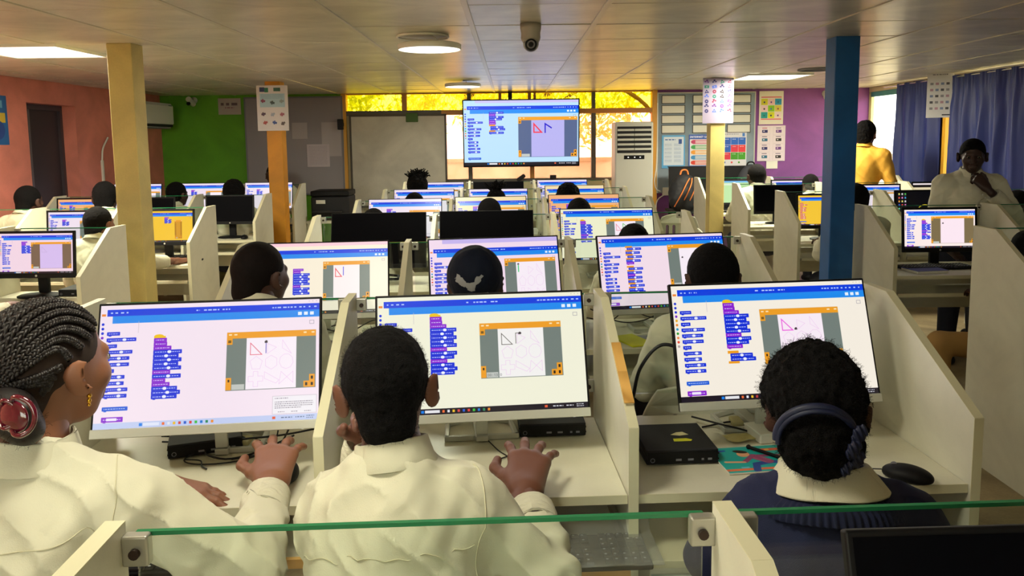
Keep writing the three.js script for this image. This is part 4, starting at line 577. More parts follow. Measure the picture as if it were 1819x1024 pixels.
// curtains
function curtain(z0, z1, label) {
  const t = thing('curtain', label, 'curtain', P(4.3, 0, (z0 + z1) / 2)), L = z1 - z0, N = Math.round(L * 150), rows = 26, K = rows + 1, pos = [], idx = [], yT = 2.13, yB = 0.12, put = (s) => { for (let i = 0; i <= N; i++) for (let k = 0; k <= rows; k++) { const u = i / N, v = k / rows, y = yT + (yB - yT) * v, ph = u * L * 27 + 1.5 * noise(u * L * 3, 0, v * 0.7), a = 0.055 * (0.55 + 0.45 * Math.min(1, v * 3)) * (0.7 + 0.6 * noise(u * L * 5, 3, v)), f = v < 0.05 ? 0.3 * Math.sin(u * L * 190) * 0.01 : 0; pos.push(a * Math.sin(ph) + 0.01 * noise(u * L * 20, v * 6, 1) + f + s * 0.0015, y + (v < 0.02 ? 0.006 * noise(u * L * 14, 2, 9) : 0), L / 2 - u * L + 0.012 * Math.cos(ph) * Math.min(1, v * 2)); } };
  put(1); put(-1); const O = (N + 1) * K; for (let i = 0; i < N; i++) for (let k = 0; k < rows; k++) { const a = i * K + k, b = a + 1, c = a + K, d = c + 1; idx.push(a, b, c, b, d, c, O + a, O + c, O + b, O + b, O + c, O + d); }
  const g = new THREE.BufferGeometry(); g.setAttribute('position', new THREE.Float32BufferAttribute(pos, 3)); g.setIndex(idx); g.computeVertexNormals(); boxUV(g);
  part('cloth', g, phys('#182d78', 0.5, { sheen: 0.2, sheenColor: new THREE.Color('#4a6ad8'), sheenRoughness: 0.5, bumpMap: rep(T.weave, 20), bumpScale: 0.0003, side: THREE.DoubleSide, transmission: 0.12, thickness: 0 }), t); return t;
}
curtain(7.87, 8.72, 'blue gathered curtain beside the open window'); curtain(6.05, 7.74, 'blue gathered curtain on the camera side of the yellow post'); curtain(3.6, 6.0, 'blue gathered curtain over the rearmost window panes');
{ const t = thing('curtain_rod', 'thin curtain rail along the top of the window wall', 'rail', P(4.3, 2.115, 6.3)); part('rod', rod(V3(0, 0, 2.8), V3(0, 0, -2.75), 0.007), M.chrome, t); part('bracket', [box(0.16, 0.015, 0.02, 0.08, 0, 2.6), box(0.16, 0.015, 0.02, 0.08, 0, 0.3), box(0.16, 0.015, 0.02, 0.08, 0, -2.6)], M.chrome, t); }
// ---------------------------------------------------------------- desk rows with partitions
const DESK = 0.75;
function deskRow(o) {
  const xs = o.xs, D = o.depth || 0.53, dy = o.dy || 0, t = thing('desk_row', o.label, 'desk', P(o.X0, 0, o.Z), o.yaw || 0, o.group), y1 = 1.125 + dy, y2 = 0.91 + dy, dk = DESK + dy, flat = o.flat || 0.13;
  const poly = [[0, 0.0], [D, 0.0], [D, y2], [flat, y1], [0, y1]], dg = prism(poly, 0.022, 0.0008).rotateY(-Math.PI / 2);
  const sl = Math.hypot(D - flat, y1 - y2), sa = Math.atan2(y1 - y2, D - flat);
  const band = () => [box(0.0226, 0.0016, flat, 0, y1 + 0.0006, flat / 2, 0), box(0.0226, 0.0016, sl, 0, 0, 0, 0).rotateX(sa).translate(0, (y1 + y2) / 2 + 0.0006, (D + flat) / 2), box(0.0226, y2, 0.0016, 0, y2 / 2, D + 0.0006, 0)];
  const bandG = join(band());
  xs.forEach((x, i) => {
    const d = part('divider_panel', dg, M.laminate, t); d.position.x = x; const e = part('edge_band', bandG, M.edge, d);
    if (o.peeled === i) part('bare_wood_edge', box(0.0232, 0.003, 0.2, 0, 0, 0, 0).rotateX(sa).translate(0, (y1 + y2) / 2 - 0.02, (D + flat) / 2 + 0.06), M.wood, d, 'peeled stretch of edge showing bare wood');
  });
  for (let i = 0; i < xs.length - 1; i++) {
    const a = xs[i] + 0.012, b = xs[i + 1] - 0.012, c = (a + b) / 2, w = b - a;
    const top = part('desktop', box(w, 0.02, D - 0.03, c, dk - 0.01, (D - 0.03) / 2 + 0.02, 0.002), M.desk, t); part('edge_band', box(w, 0.021, 0.0015, c, dk - 0.0105, D - 0.009, 0), M.edge, top);
    part('cross_rail', box(w, 0.2, 0.016, c, 0.56 + dy, 0.05, 0.001), M.laminate, t);
    if (!o.noTray?.includes(i)) { const z1 = D + (o.pull?.[i] ?? -0.02), k = part('keyboard_tray', box(w - 0.03, 0.016, 0.32, c, 0.628 + dy, z1 - 0.16, 0.001), M.laminate, t); part('tray_front', box(w - 0.03, 0.022, 0.012, c, 0.633 + dy, z1, 0.001), o.peeled !== undefined ? M.wood : M.edge, k); for (const s of [-1, 1]) part('slide_rail', box(0.01, 0.03, 0.4, c + s * (w / 2 - 0.006), 0.638 + dy, z1 - 0.22, 0.002), M.steel, k); }
    if (!o.noGlass?.includes(i)) { const g = part('glass_panel', box(w - 0.02, 0.30, 0.006, c, y1 - 0.165, -0.002, 0.0005), M.glass, t); part('polished_edge', box(w - 0.02, 0.005, 0.0064, c, y1 - 0.0145, -0.002, 0), M.glassEdge, g); }
    for (const s of [-1, 1]) if (!o.noGlass?.includes(i)) for (const yy of [y1 - 0.03, y1 - 0.285]) { const br = part('bracket', box(0.03, 0.036, 0.016, (s < 0 ? a : b) - s * 0.013, yy, 0.006, 0.003), M.steel, t); part('bolt', new THREE.CylinderGeometry(0.006, 0.006, 0.006, 12).rotateX(Math.PI / 2).translate((s < 0 ? a : b) - s * 0.014, yy - 0.001, 0.016), M.bolt, br); }
  }
  return t;
}
const CX = [-1.10, -0.405, 0.293, 1.085], G1 = 'desk rows of the middle block', ordinal = ['first', 'second', 'third', 'fourth', 'fifth', 'sixth', 'seventh'];
const ZR = [0.86, 2.19, 3.42, 4.65, 5.9, 7.15, 8.5], YR = [0.045, 0.045, 0.045, 0.03, 0.03, 0.03, 0.03];
const rowLabel = ['white partitioned desk row directly before the viewer, with a blank monitor', 'white partitioned desk row where the three nearest pupils sit', 'white partitioned desk row of the pupil in the cap', 'white partitioned desk row with two blank black monitors', 'white partitioned desk row, fourth of those with pupils in the middle block', 'white partitioned desk row, second from the end windows', 'white partitioned desk row standing closest to the end windows'];
ZR.forEach((Z, i) => deskRow({ X0: -0.05, Z, yaw: YR[i], xs: CX, label: rowLabel[i], group: G1, peeled: i === 1 ? 2 : undefined, pull: i === 1 ? [0.02, 0.1, 0] : undefined, noTray: i === 1 ? [2] : i === 0 ? [0, 1, 2] : undefined, noGlass: i < 2 ? [0].slice(i) : undefined }));
const LX = [-2.22, -2.85, -3.48, -4.11].reverse();
[[4.42, 'partitioned desk row beside the mustard column'], [5.78, 'partitioned desk row with the orange-yellow screen behind the mustard column'], [7.15, 'partitioned desk row with two dark monitors before the orange column']].forEach(([Z, l]) => deskRow({ X0: 0, Z, xs: LX, label: 'white ' + l, group: 'desk rows by the salmon wall', dy: -0.025, depth: 0.5, flat: 0.17 }));
deskRow({ X0: 0, Z: 8.42, xs: [-4.3, -3.6, -2.9, -2.24], label: 'white partitioned desk row along the green wall', group: 'desk rows by the salmon wall', depth: 0.5, flat: 0.17, dy: 0 });
[[3.66, 2.2, 'partitioned desk row at the frame edge, with the closest tall panel by the curtains'], [4.94, 2.2, 'partitioned desk row beside the blue column'], [6.33, 2.16, 'partitioned desk row with the yellow screen behind the blue column'], [7.5, 2.14, 'partitioned desk row with a blank black monitor, before the pale yellow column'], [8.72, 2.06, 'partitioned desk row along the purple wall']].forEach(([Z, x, l], i) => deskRow({ X0: 0, Z, xs: [x, x + 0.8, x + 1.6, 4.25], label: 'white ' + l, group: 'desk rows by the curtains', flat: 0.17 }));

// ---------------------------------------------------------------- monitors
const GM = 'computer monitors on the desks';
function monitor(o) {
  const big = o.kind !== 'small', W = o.W || (big ? 0.54 : 0.435), H = o.Hh || (big ? 0.325 : 0.262), t = o.tilt ?? (big ? 0.34 : 0.1), base = o.desk ?? DESK, top = o.H - base - 0.001;
  const r = thing('monitor', o.label, 'monitor', P(o.X, base + 0.001, o.Z), o.yaw || 0, GM), tl = (g) => g.rotateX(-t).translate(0, top, 0), bz = big ? 0.006 : 0.014, chin = big ? 0.022 : 0.026, bc = big ? M.silver : M.black;
  part('housing', tl(box(W, H, 0.012, 0, -H / 2, -0.0065, 0.003)), M.black, r); part('back_shell', tl(box(W * 0.9, H * 0.86, 0.03, 0, -H * 0.52, -0.026, 0.01)), big && o.mat !== M.offScreen ? M.silver : M.blackMatt, r);
  const sh = H - chin - bz; part('screen', tl(new THREE.PlaneGeometry(W - 2 * bz, sh).translate(0, -bz - sh / 2, 0.0006)), o.mat, r);
  if (!big) part('bezel', [tl(box(W, bz, 0.006, 0, -bz / 2, 0, 0.002)), tl(box(bz, H, 0.006, -W / 2 + bz / 2, -H / 2, 0, 0.002)), tl(box(bz, H, 0.006, W / 2 - bz / 2, -H / 2, 0, 0.002))], M.black, r);
  const ch = part('chin', tl(box(W, chin, 0.008, 0, -H + chin / 2, 0, 0.002)), o.dark ? M.black : bc, r); if (big && !o.dark) part('power_light', tl(box(0.006, 0.002, 0.002, W * 0.42, -H + 0.001, 0.002, 0)), std('#ffffff', 0.4, { emissive: 0xffffff, emissiveIntensity: 0.8 }), ch); else part('maker_badge', tl(new THREE.CylinderGeometry(0.006, 0.006, 0.002, 14).rotateX(Math.PI / 2).translate(0, -H + chin / 2, 0.005)), M.silver, ch);
  const c = V3(0, -H * 0.55, -0.035).applyAxisAngle(V3(1, 0, 0), -t).add(V3(0, top, 0)), sm = big && !o.dark ? M.silver : M.black;
  if (big) {
    const zb = -0.03, zk = -0.17, bw = 0.1, h = 0.014; part('stand_neck', [box(0.032, c.y - 0.02, 0.012, 0, (c.y + 0.02) / 2, c.z - 0.045, 0.003), box(0.05, 0.06, 0.05, 0, c.y, c.z - 0.022, 0.006)], sm, r);
    part('stand_base', [box(0.2, h, 0.012, 0, h / 2, zb, 0.002), rod2(V3(-bw + 0.006, h / 2, zb), V3(-bw + 0.012, h / 2, zk + 0.03)), rod2(V3(bw - 0.006, h / 2, zb), V3(bw - 0.012, h / 2, zk + 0.03)), rod2(V3(-bw + 0.012, h / 2, zk + 0.03), V3(0, h * 0.8, zk - 0.005)), rod2(V3(bw - 0.012, h / 2, zk + 0.03), V3(0, h * 0.8, zk - 0.005)), box(0.034, 0.016, Math.abs(zk - (c.z - 0.045)) + 0.02, 0, 0.01, (zk + c.z - 0.045) / 2, 0.003)], sm, r);
  } else { part('stand_neck', [box(0.06, c.y - 0.01, 0.025, 0, (c.y + 0.01) / 2, c.z - 0.02, 0.006), box(0.08, 0.07, 0.03, 0, c.y, c.z, 0.006)], M.black, r); part('stand_base', lathe([[0, 0], [0.1, 0], [0.102, 0.006], [0.09, 0.012], [0.03, 0.018], [0, 0.018]], 30).scale(1.15, 1, 0.85).translate(0, 0, c.z + 0.03), M.black, r); }
  if (o.light) { const n = V3(0, Math.sin(t), Math.cos(t)).applyAxisAngle(V3(0, 1, 0), o.yaw || 0), p = V3(0, -H / 2, 0.006).applyAxisAngle(V3(1, 0, 0), -t).add(V3(0, top, 0)).applyAxisAngle(V3(0, 1, 0), o.yaw || 0).add(r.position), l = new THREE.RectAreaLight(new THREE.Color(1, 0.94, 0.98), 0.3, W * 0.97, sh); l.position.copy(p); l.lookAt(p.clone().add(n)); scene.add(l); }
  return r;
}
function rod2(a, b) { const d = b.clone().sub(a), l = d.length(); return box(0.012, 0.014, l + 0.012, 0, 0, 0, 0.002).applyMatrix4(new THREE.Matrix4().compose(a.clone().lerp(b, 0.5), new THREE.Quaternion().setFromUnitVectors(V3(0, 0, 1), d.normalize()), V3(1, 1, 1))); }
const offM = M.offScreen;
for (const m of [
  ['silver monitor with a pink triangle and a message box, before the girl with braids', -0.755, 1.162, 1.92, 0.11, S.a, 1], ['silver monitor with a dark outlined triangle, before the boy with cropped hair', -0.085, 1.159, 1.99, 0.105, S.b, 1], ['silver monitor with a magenta triangle, before the girl in the navy sweater', 0.674, 1.173, 2.03, 0.11, S.c, 1],
  ['monitor with a red triangle and a violet bar, before the boy whose ear shows', -0.786, 1.144, 3.21, 0.1, S.d, 1], ['monitor with a short green line, before the pupil in the cap', -0.077, 1.159, 3.17, 0.15, S.e, 1], ['monitor with a long script column, before the pupil with the round black head', 0.604, 1.167, 3.15, 0.15, S.f, 1],
  ['blank black monitor in the middle block, beside the empty chair back', -0.762, 1.152, 4.44, 0.05, offM, 0, 1], ['blank black monitor in the middle block, behind the pupil in the cap', -0.147, 1.154, 4.47, 0.03, offM, 0, 1], ['monitor with red and green triangles on a cream screen', 0.541, 1.163, 4.44, 0.05, S.g],
  ['monitor with a wide grey window, behind the blank monitor by the chair back', -0.784, 1.139, 5.71, 0.04, S.h], ['cream monitor with a dark head before it, above a blank black monitor', -0.159, 1.138, 5.86, 0.04, S.i], ['monitor with an orange top bar, above the cream screen with triangles', 0.543, 1.146, 5.86, 0.05, S.j],
  ['pink white monitor beside the whiteboard, fifth row of the middle block', -0.783, 1.133, 6.95, 0.04, S.h], ['monitor behind the pupil with upright tufted hair', -0.123, 1.121, 7.1, 0.03, S.h], ['monitor with a golden top bar, fifth row of the middle block', 0.568, 1.148, 7.03, 0.04, S.i],
  ['last monitor beside the bushy haired pupil under the whiteboard', -0.777, 1.125, 8.3, 0.03, S.h], ['dark last monitor standing under the television', -0.14, 1.125, 8.3, 0.03, offM, 0, 1], ['last monitor below the tinted windows near the standing air conditioner', 0.541, 1.136, 8.33, 0.03, S.h],
  ['blank black monitor cut by the lower frame edge, before the girl in the sweater', 0.56, 1.205, 0.66, 0.03, offM, 0, 1],
]) monitor({ label: m[0], X: m[1], H: m[2], Z: m[3], yaw: m[4], mat: m[5], light: m[6], dark: m[7] });
for (const m of [
  ['small black monitor with a lilac field, beside the mustard column partition', -2.62, 1.09, 4.25, S.l], ['small black monitor with a white screen before the salmon wall door', -3.12, 1.095, 5.55, S.h], ['small black monitor glowing orange-yellow behind the mustard column', -2.49, 1.095, 5.55, S.k],
  ['small black monitor with an orange tinted screen by the salmon wall', -3.82, 1.095, 6.88, S.j], ['small dark monitor partly behind the mustard column', -3.2, 1.095, 6.88, offM], ['small dark blank monitor before the orange column', -2.5, 1.105, 6.88, offM],
  ['small black monitor with a white screen beside the blue column', 2.62, 1.116, 4.74, S.m], ['small black monitor glowing yellow, half hidden by the blue column', 2.47, 1.11, 6.1, S.k], ['small black monitor showing a dark desktop with a yellow mascot', 3.25, 1.13, 6.12, S.o],
  ['small black monitor with an orange screen at the frame edge by the curtains', 4.02, 1.11, 6.05, S.j], ['small blank black monitor between white partitions by the poster column', 2.5, 1.115, 7.28, offM], ['small black monitor with a white screen seen past the blue column', 3.42, 1.11, 7.28, S.h],
  ['small black monitor with cream and dark bars below the curtain', 3.98, 1.125, 7.28, S.p], ['small monitor with a pale green screen behind the poster column', 2.42, 1.105, 8.45, S.n], ['small monitor with a white screen along the purple wall', 3.05, 1.10, 8.45, S.h], ['small monitor at the frame edge above the closest tall panel', 2.52, 1.14, 3.4, S.m],
]) monitor({ label: m[0], X: m[1], H: m[2], Z: m[3], mat: m[4], kind: 'small', desk: m[1] < 0 ? DESK - 0.025 : DESK, W: m[1] > 0 ? 0.46 : 0.43, Hh: m[1] > 0 ? 0.275 : 0.26 });
for (const [X, l] of [[-3.94, 'monitor by the salmon wall corner along the green wall'], [-3.25, 'monitor along the green wall behind the pupil there'], [-2.56, 'monitor half hidden by the orange column']]) monitor({ label: 'wide white screened ' + l, X, H: 1.15, Z: 8.2, mat: S.h, W: 0.505, Hh: 0.31, tilt: 0.2 });
// ---------------------------------------------------------------- the people
// 1: the girl with cornrow braids
{
  const o = P(-0.83, 0, 1.28), L = (X, H, Z) => P(X, H, Z).sub(o);
  const j = seatedJoints({ head: L(-0.812, 1.168, 1.33), neck: L(-0.83, 1.035, 1.275), chest: L(-0.85, 0.84, 1.25), pelvis: L(-0.86, 0.5, 1.2), shL: L(-1.01, 0.925, 1.22), shR: L(-0.66, 0.935, 1.285), elL: L(-1.0, 0.80, 1.48), elR: L(-0.50, 0.755, 1.37), wrL: L(-0.79, 0.785, 1.685), wrR: L(-0.543, 0.80, 1.665), toL: L(-0.66, 0.755, 1.67), toR: L(-0.567, 0.835, 1.80),
    hipL: L(-0.95, 0.47, 1.24), hipR: L(-0.77, 0.47, 1.24), knL: L(-0.96, 0.47, 1.6), knR: L(-0.76, 0.47, 1.6), anL: L(-0.96, 0.075, 1.57), anR: L(-0.76, 0.075, 1.57), yaw: -0.34, pitch: -0.08, roll: 0.0 });
  const t = person({ elbow: 0.066, label: 'girl with cornrow braids, claw clip and white shirt, reaching for her mouse', pos: o, j, cell: 0.010, shirtCell: 0.0075, headCell: 0.0042, handCell: 0.003, folds: 0.0075, sleeve: 0.72, skin: M.skinLight, handR: { curl: 0.6, spread: 2.3, size: 1.2 }, handL: { curl: 0.5 }, eyes: true, topName: 'shirt', collar: false, legName: 'skirt' });
  const { hm, shirtField: f } = t.fit;
  part('collar', collarGeo(j.neck.clone().add(V3(0, 0.0, 0)), [-0.12, -0.5, -0.1], [0.062, 0.064], 0.034, 0.036, { gap: 0.5 }), M.shirt, t);
  part('cuff', cuffGeo(j.elR, j.wrR, 0.70, 0.047, 0.07), M.shirt, t); part('cuff', cuffGeo(j.elL, j.wrL, 0.70, 0.045, 0.05), M.shirt, t);
  part('yoke_seam', seamOn(f, [L(-1.0, 0.93, 1.12), L(-0.84, 0.93, 1.12), L(-0.66, 0.92, 1.18)]), M.seam, t); part('armhole_seam', seamOn(f, [L(-0.68, 1.04, 1.29), L(-0.655, 0.96, 1.21), L(-0.66, 0.88, 1.2), L(-0.68, 0.82, 1.24)]), M.seam, t);
  // braids run from the hairline back to the knot low on the head
  const hair = part('hair', skinMesh([ell(V3(0, 0.024, 0.016), [0.0765, 0.0895, 0.0955]), plane(V3(0, 0.05, -0.06), V3(0, -0.45, -0.9)), ell(V3(0, -0.05, 0.07), [0.052, 0.05, 0.04], 0.03), plane(V3(0, -0.1, 0.06), V3(0, -1, -0.75)), cap(V3(-0.12, -0.025, -0.015), V3(0.12, -0.025, -0.015), 0.028, 0.028, 0.01, -1)], 0.006).applyMatrix4(hm), std('#2a1b13', 0.9), t, 'scalp with short root hair between the braids');
  const skull = (a, e, lift) => { const d = V3(Math.sin(a) * Math.cos(e), Math.sin(e), -Math.cos(a) * Math.cos(e)); return V3(d.x * (0.0765 + lift), 0.024 + d.y * (0.0895 + lift), 0.016 + d.z * (0.0955 + lift)); };
  const N = 23;
  for (let i = 0; i < N; i++) {
    const lv = i > 14 ? Math.floor((i - 15) / 2) : -1, low = lv >= 0 ? (i % 2 ? 1 : -1) * [1.1, 1.17, 1.24, 1.3][lv] : 0, s = low || (i / 14 - 0.5) * 2, a0 = low ? Math.sign(s) * [1.86, 2.0, 2.12, 2.3][lv] : s * 1.72, e0 = low ? [-0.12, -0.32, -0.55, -0.75][lv] : 0.62 - 0.62 * s * s, pts = [];
    const A = skull(a0, e0, 0).sub(V3(0, 0.024, 0.016)), B = V3(0.25 * s * 0.05, -0.035, 0.09);
    for (let k = 0; k <= 26; k++) { const u = k / 26, d = A.clone().multiplyScalar(1 - u).addScaledVector(B, u).add(V3(s * 0.045 * Math.sin(Math.PI * u), low ? 0 : 0.075 * Math.sin(Math.PI * u) * (1 - 0.45 * s * s), 0)); const q = Math.hypot(d.x / 0.0765, d.y / 0.0895, d.z / 0.0955); const l = 1 + 0.045 + 0.01 * u; pts.push(V3(d.x / q * l, 0.024 + d.y / q * l, 0.016 + d.z / q * l)); }
    const c = new THREE.CatmullRomCurve3(pts), fr = c.computeFrenetFrames(72, false), g = [];
    for (let w = 0; w < 3; w++) { const q = []; for (let k = 0; k <= 72; k++) { const ph = k * 0.95 + w * 2.0944, r = 0.0042, p = c.getPoint(k / 72), out = p.clone().sub(V3(0, 0.024, 0.016)).normalize(), sd = fr.tangents[k].clone().cross(out).normalize(); q.push(p.addScaledVector(sd, r * Math.sin(ph)).addScaledVector(out, 0.0028 * Math.sin(2 * ph))); } g.push(new THREE.TubeGeometry(new THREE.CatmullRomCurve3(q), 108, 0.0034, 5, false)); }
    part('braid', join(g).applyMatrix4(hm), M.braid, hair);
  }
  const knot = part('bun', skinMesh([ell(V3(0.042, -0.052, 0.108), [0.05, 0.04, 0.036]), ell(V3(0.055, -0.074, 0.1), [0.04, 0.03, 0.03], 0.01)], 0.005, (x, y, z) => -0.003 * Math.sin(90 * (x + y * 0.6)) ).applyMatrix4(hm), M.braid, hair);
  frizz(knot.geometry, 200, hair, 0.5);
  // claw clip: two bowed jaws with open loops
  const clipM = phys('#5a0c22', 0.12, { clearcoat: 1, clearcoatRoughness: 0.08 }), q = [];
  const at = (x, y, z) => V3(x, y, z);
  part('hair_clip', [[1, 0.0], [-1, 0.0]].flatMap(([s]) => { const lp = (k, w, h, r) => tube(Array.from({ length: 14 }, (_, i) => { const a = i / 14 * 6.2832; return at(0.062 + s * (0.018 + k) + w * Math.cos(a), -0.04 + h * Math.sin(a), 0.15 - 0.02 * Math.abs(Math.cos(a)) * 0.5); }), r, 40, 7, true); return [lp(0.028, 0.026, 0.03, 0.0042), lp(0.0, 0.016, 0.022, 0.0035), ellipsoid(0.03, 0.026, 0.008, 0.06 + s * 0.03, -0.045, 0.14)]; }).map((g) => g.applyMatrix4(hm)), clipM, t, 'glossy dark red claw clip'); 
  const er = part('earring', [ellipsoid(0.0042, 0.0042, 0.004, 0.088, -0.045, 0.0), ellipsoid(0.0035, 0.005, 0.0035, 0.089, -0.053, 0.001), ellipsoid(0.003, 0.003, 0.003, 0.0885, -0.06, 0.001)].map((g) => g.applyMatrix4(hm)), std('#d9a93a', 0.25, { metalness: 1 }), t);
}
// 2: the boy in the middle
{
  const o = P(-0.225, 0, 1.33), L = (X, H, Z) => P(X, H, Z).sub(o);
  const j = seatedJoints({ head: L(-0.236, 1.098, 1.40), neck: L(-0.218, 0.975, 1.345), chest: L(-0.215, 0.79, 1.31), pelvis: L(-0.22, 0.48, 1.24), shL: L(-0.338, 0.868, 1.365), shR: L(-0.085, 0.895, 1.345), elL: L(-0.345, 0.77, 1.58), elR: L(0.055, 0.765, 1.34), wrL: L(-0.305, 0.945, 1.56), wrR: L(0.022, 0.80, 1.60), toL: L(-0.285, 1.0, 1.50), toR: L(0.036, 0.838, 1.72), upL: V3(-0.3, -0.1, -1),
    hipL: L(-0.31, 0.47, 1.28), hipR: L(-0.13, 0.47, 1.28), knL: L(-0.32, 0.47, 1.63), knR: L(-0.12, 0.47, 1.63), anL: L(-0.32, 0.075, 1.6), anR: L(-0.12, 0.075, 1.6), yaw: 0.12, pitch: -0.1, roll: 0.07, headSize: 0.99 });
  const t = person({ label: 'boy with cropped black hair and white shirt at the middle desk, hand on his mouse', pos: o, j, cell: 0.010, shirtCell: 0.0075, headCell: 0.0042, handCell: 0.003, folds: 0.007, sleeve: 0.62, skin: M.skin, handR: { curl: 0.6, spread: 2.3, size: 1.2 }, handL: { curl: 1.1 }, eyes: true, collar: false });
  const { hm, shirtField: f } = t.fit;
  const h = part('hair', shortHair(hm, { cell: 0.004, size: 1.0, rough: 0.0022 }), M.hair, t); frizz(h.geometry, 5000, h, 0.32);
  part('collar', collarGeo(j.neck.clone().add(V3(0, 0.006, -0.004)), [-0.30, 0.12, 0.12], [0.058, 0.06], 0.034, 0.028, { gap: 0.55 }), M.shirt, t);
  part('yoke_seam', seamOn(f, [L(-0.385, 0.845, 1.26), L(-0.22, 0.865, 1.22), L(-0.06, 0.865, 1.25)]), M.seam, t); part('armhole_seam', seamOn(f, [L(-0.07, 0.98, 1.36), L(-0.05, 0.9, 1.27), L(-0.06, 0.82, 1.25), L(-0.07, 0.74, 1.3)]), M.seam, t);
  part('cuff', cuffGeo(j.elR, j.wrR, 0.60, 0.049, 0.06), M.shirt, t); part('cuff', cuffGeo(j.elL, j.wrL, 0.76, 0.046, 0.05), M.shirt, t);
}
// 3: the girl in the navy sweater
{
  const o = P(0.56, 0, 1.33), L = (X, H, Z) => P(X, H, Z).sub(o);
  const j = seatedJoints({ head: L(0.562, 1.044, 1.40), neck: L(0.562, 0.935, 1.345), chest: L(0.57, 0.755, 1.32), pelvis: L(0.57, 0.47, 1.24), shL: L(0.445, 0.85, 1.37), shR: L(0.72, 0.84, 1.345), elL: L(0.40, 0.70, 1.50), elR: L(0.80, 0.68, 1.43), wrL: L(0.44, 0.66, 1.60), wrR: L(0.72, 0.60, 1.58), toL: L(0.5, 0.60, 1.63), toR: L(0.63, 0.57, 1.6),
    hipL: L(0.47, 0.46, 1.28), hipR: L(0.66, 0.46, 1.28), knL: L(0.46, 0.47, 1.63), knR: L(0.67, 0.47, 1.63), anL: L(0.46, 0.075, 1.6), anR: L(0.67, 0.075, 1.6), yaw: -0.15, pitch: -0.1, roll: -0.03, headSize: 0.97 });
  const t = person({ label: 'girl with curly pinned up hair wearing a navy sweater over a white collar', pos: o, j, cell: 0.010, shirtCell: 0.008, headCell: 0.0042, handCell: 0.0034, folds: 0.0045, sleeve: 0.92, skin: M.skinDark, top: M.sweater, topName: 'sweater', legName: 'skirt', legs: M.navy, eyes: true, collar: false });
  const { hm } = t.fit;
  const h = part('hair', bigHair(hm, { size: 1.19, dx: -0.012, cell: 0.005, rough: 0.009, ears: true }), M.hair, t); frizz(h.geometry, 5000, h, 0.48);
  const bun = part('bun', skinMesh([ell(V3(-0.02, -0.03, 0.118), [0.072, 0.064, 0.044])], 0.005, (x, y, z) => -0.007 * (noise(x * 60, y * 60, z * 60) + 0.5 * noise(x * 120, y * 120, z * 120))).applyMatrix4(hm), M.hair, h); frizz(bun.geometry, 2000, h, 0.42);
  const arc = (n, fn) => Array.from({ length: n }, (_, i) => fn(i / (n - 1)));
  const band = arc(16, (u) => { const a = 3.25 - u * 2.9; return V3(-0.03 + 0.066 * Math.cos(a), -0.02 + 0.062 * Math.sin(a), 0.142 - 0.012 * Math.cos(2 * a)); });
  part('hair_band', [tube(band, 0.0075, 40, 8), tube(band.map((p) => p.clone().add(V3(0.002, -0.006, 0.005))), 0.005, 40, 7), ...[[0.036, -0.0, 0.155, 0.013, 0.018], [0.026, -0.026, 0.16, 0.012, 0.02], [0.036, -0.045, 0.152, 0.011, 0.016], [0.018, -0.062, 0.152, 0.009, 0.015]].map(([x, y, z, a, b]) => skinMesh([ell(V3(x, y, z), [a, b, 0.007], 0.01, new THREE.Quaternion().setFromEuler(new THREE.Euler(0, 0.3, -0.5)))], 0.003, (X, Y, Z) => 0.0016 * Math.sin(X * 600 + Y * 300)))].map((g) => g.applyMatrix4(hm)), M.satin, t, 'navy satin scrunchie round the bun');
  part('collar', collarGeo(j.neck.clone().add(V3(0.0, -0.008, -0.004)), [-0.22, 0.2, -0.03], [0.062, 0.066], 0.034, 0.058, { gap: 0.6, profile: [[0, 0], [0.002, 0.034], [0.006, 0.037], [0.014, 0.034], [0.044, -0.008], [0.042, -0.013], [0.01, 0.026], [0.003, 0]] }), M.shirt, t);
  part('ribbed_neckline', collarGeo(j.neck.clone().add(V3(0.0, -0.042, 0.0)), [-0.2, 0.1, -0.03], [0.107, 0.10], 0.02, 0.03, { gap: 0.02, ribs: 62, profile: [[-0.012, 0.004], [-0.010, 0.016], [0.0, 0.02], [0.018, 0.008], [0.026, -0.012], [0.018, -0.016], [0.0, 0]] }), M.sweater, t);
}
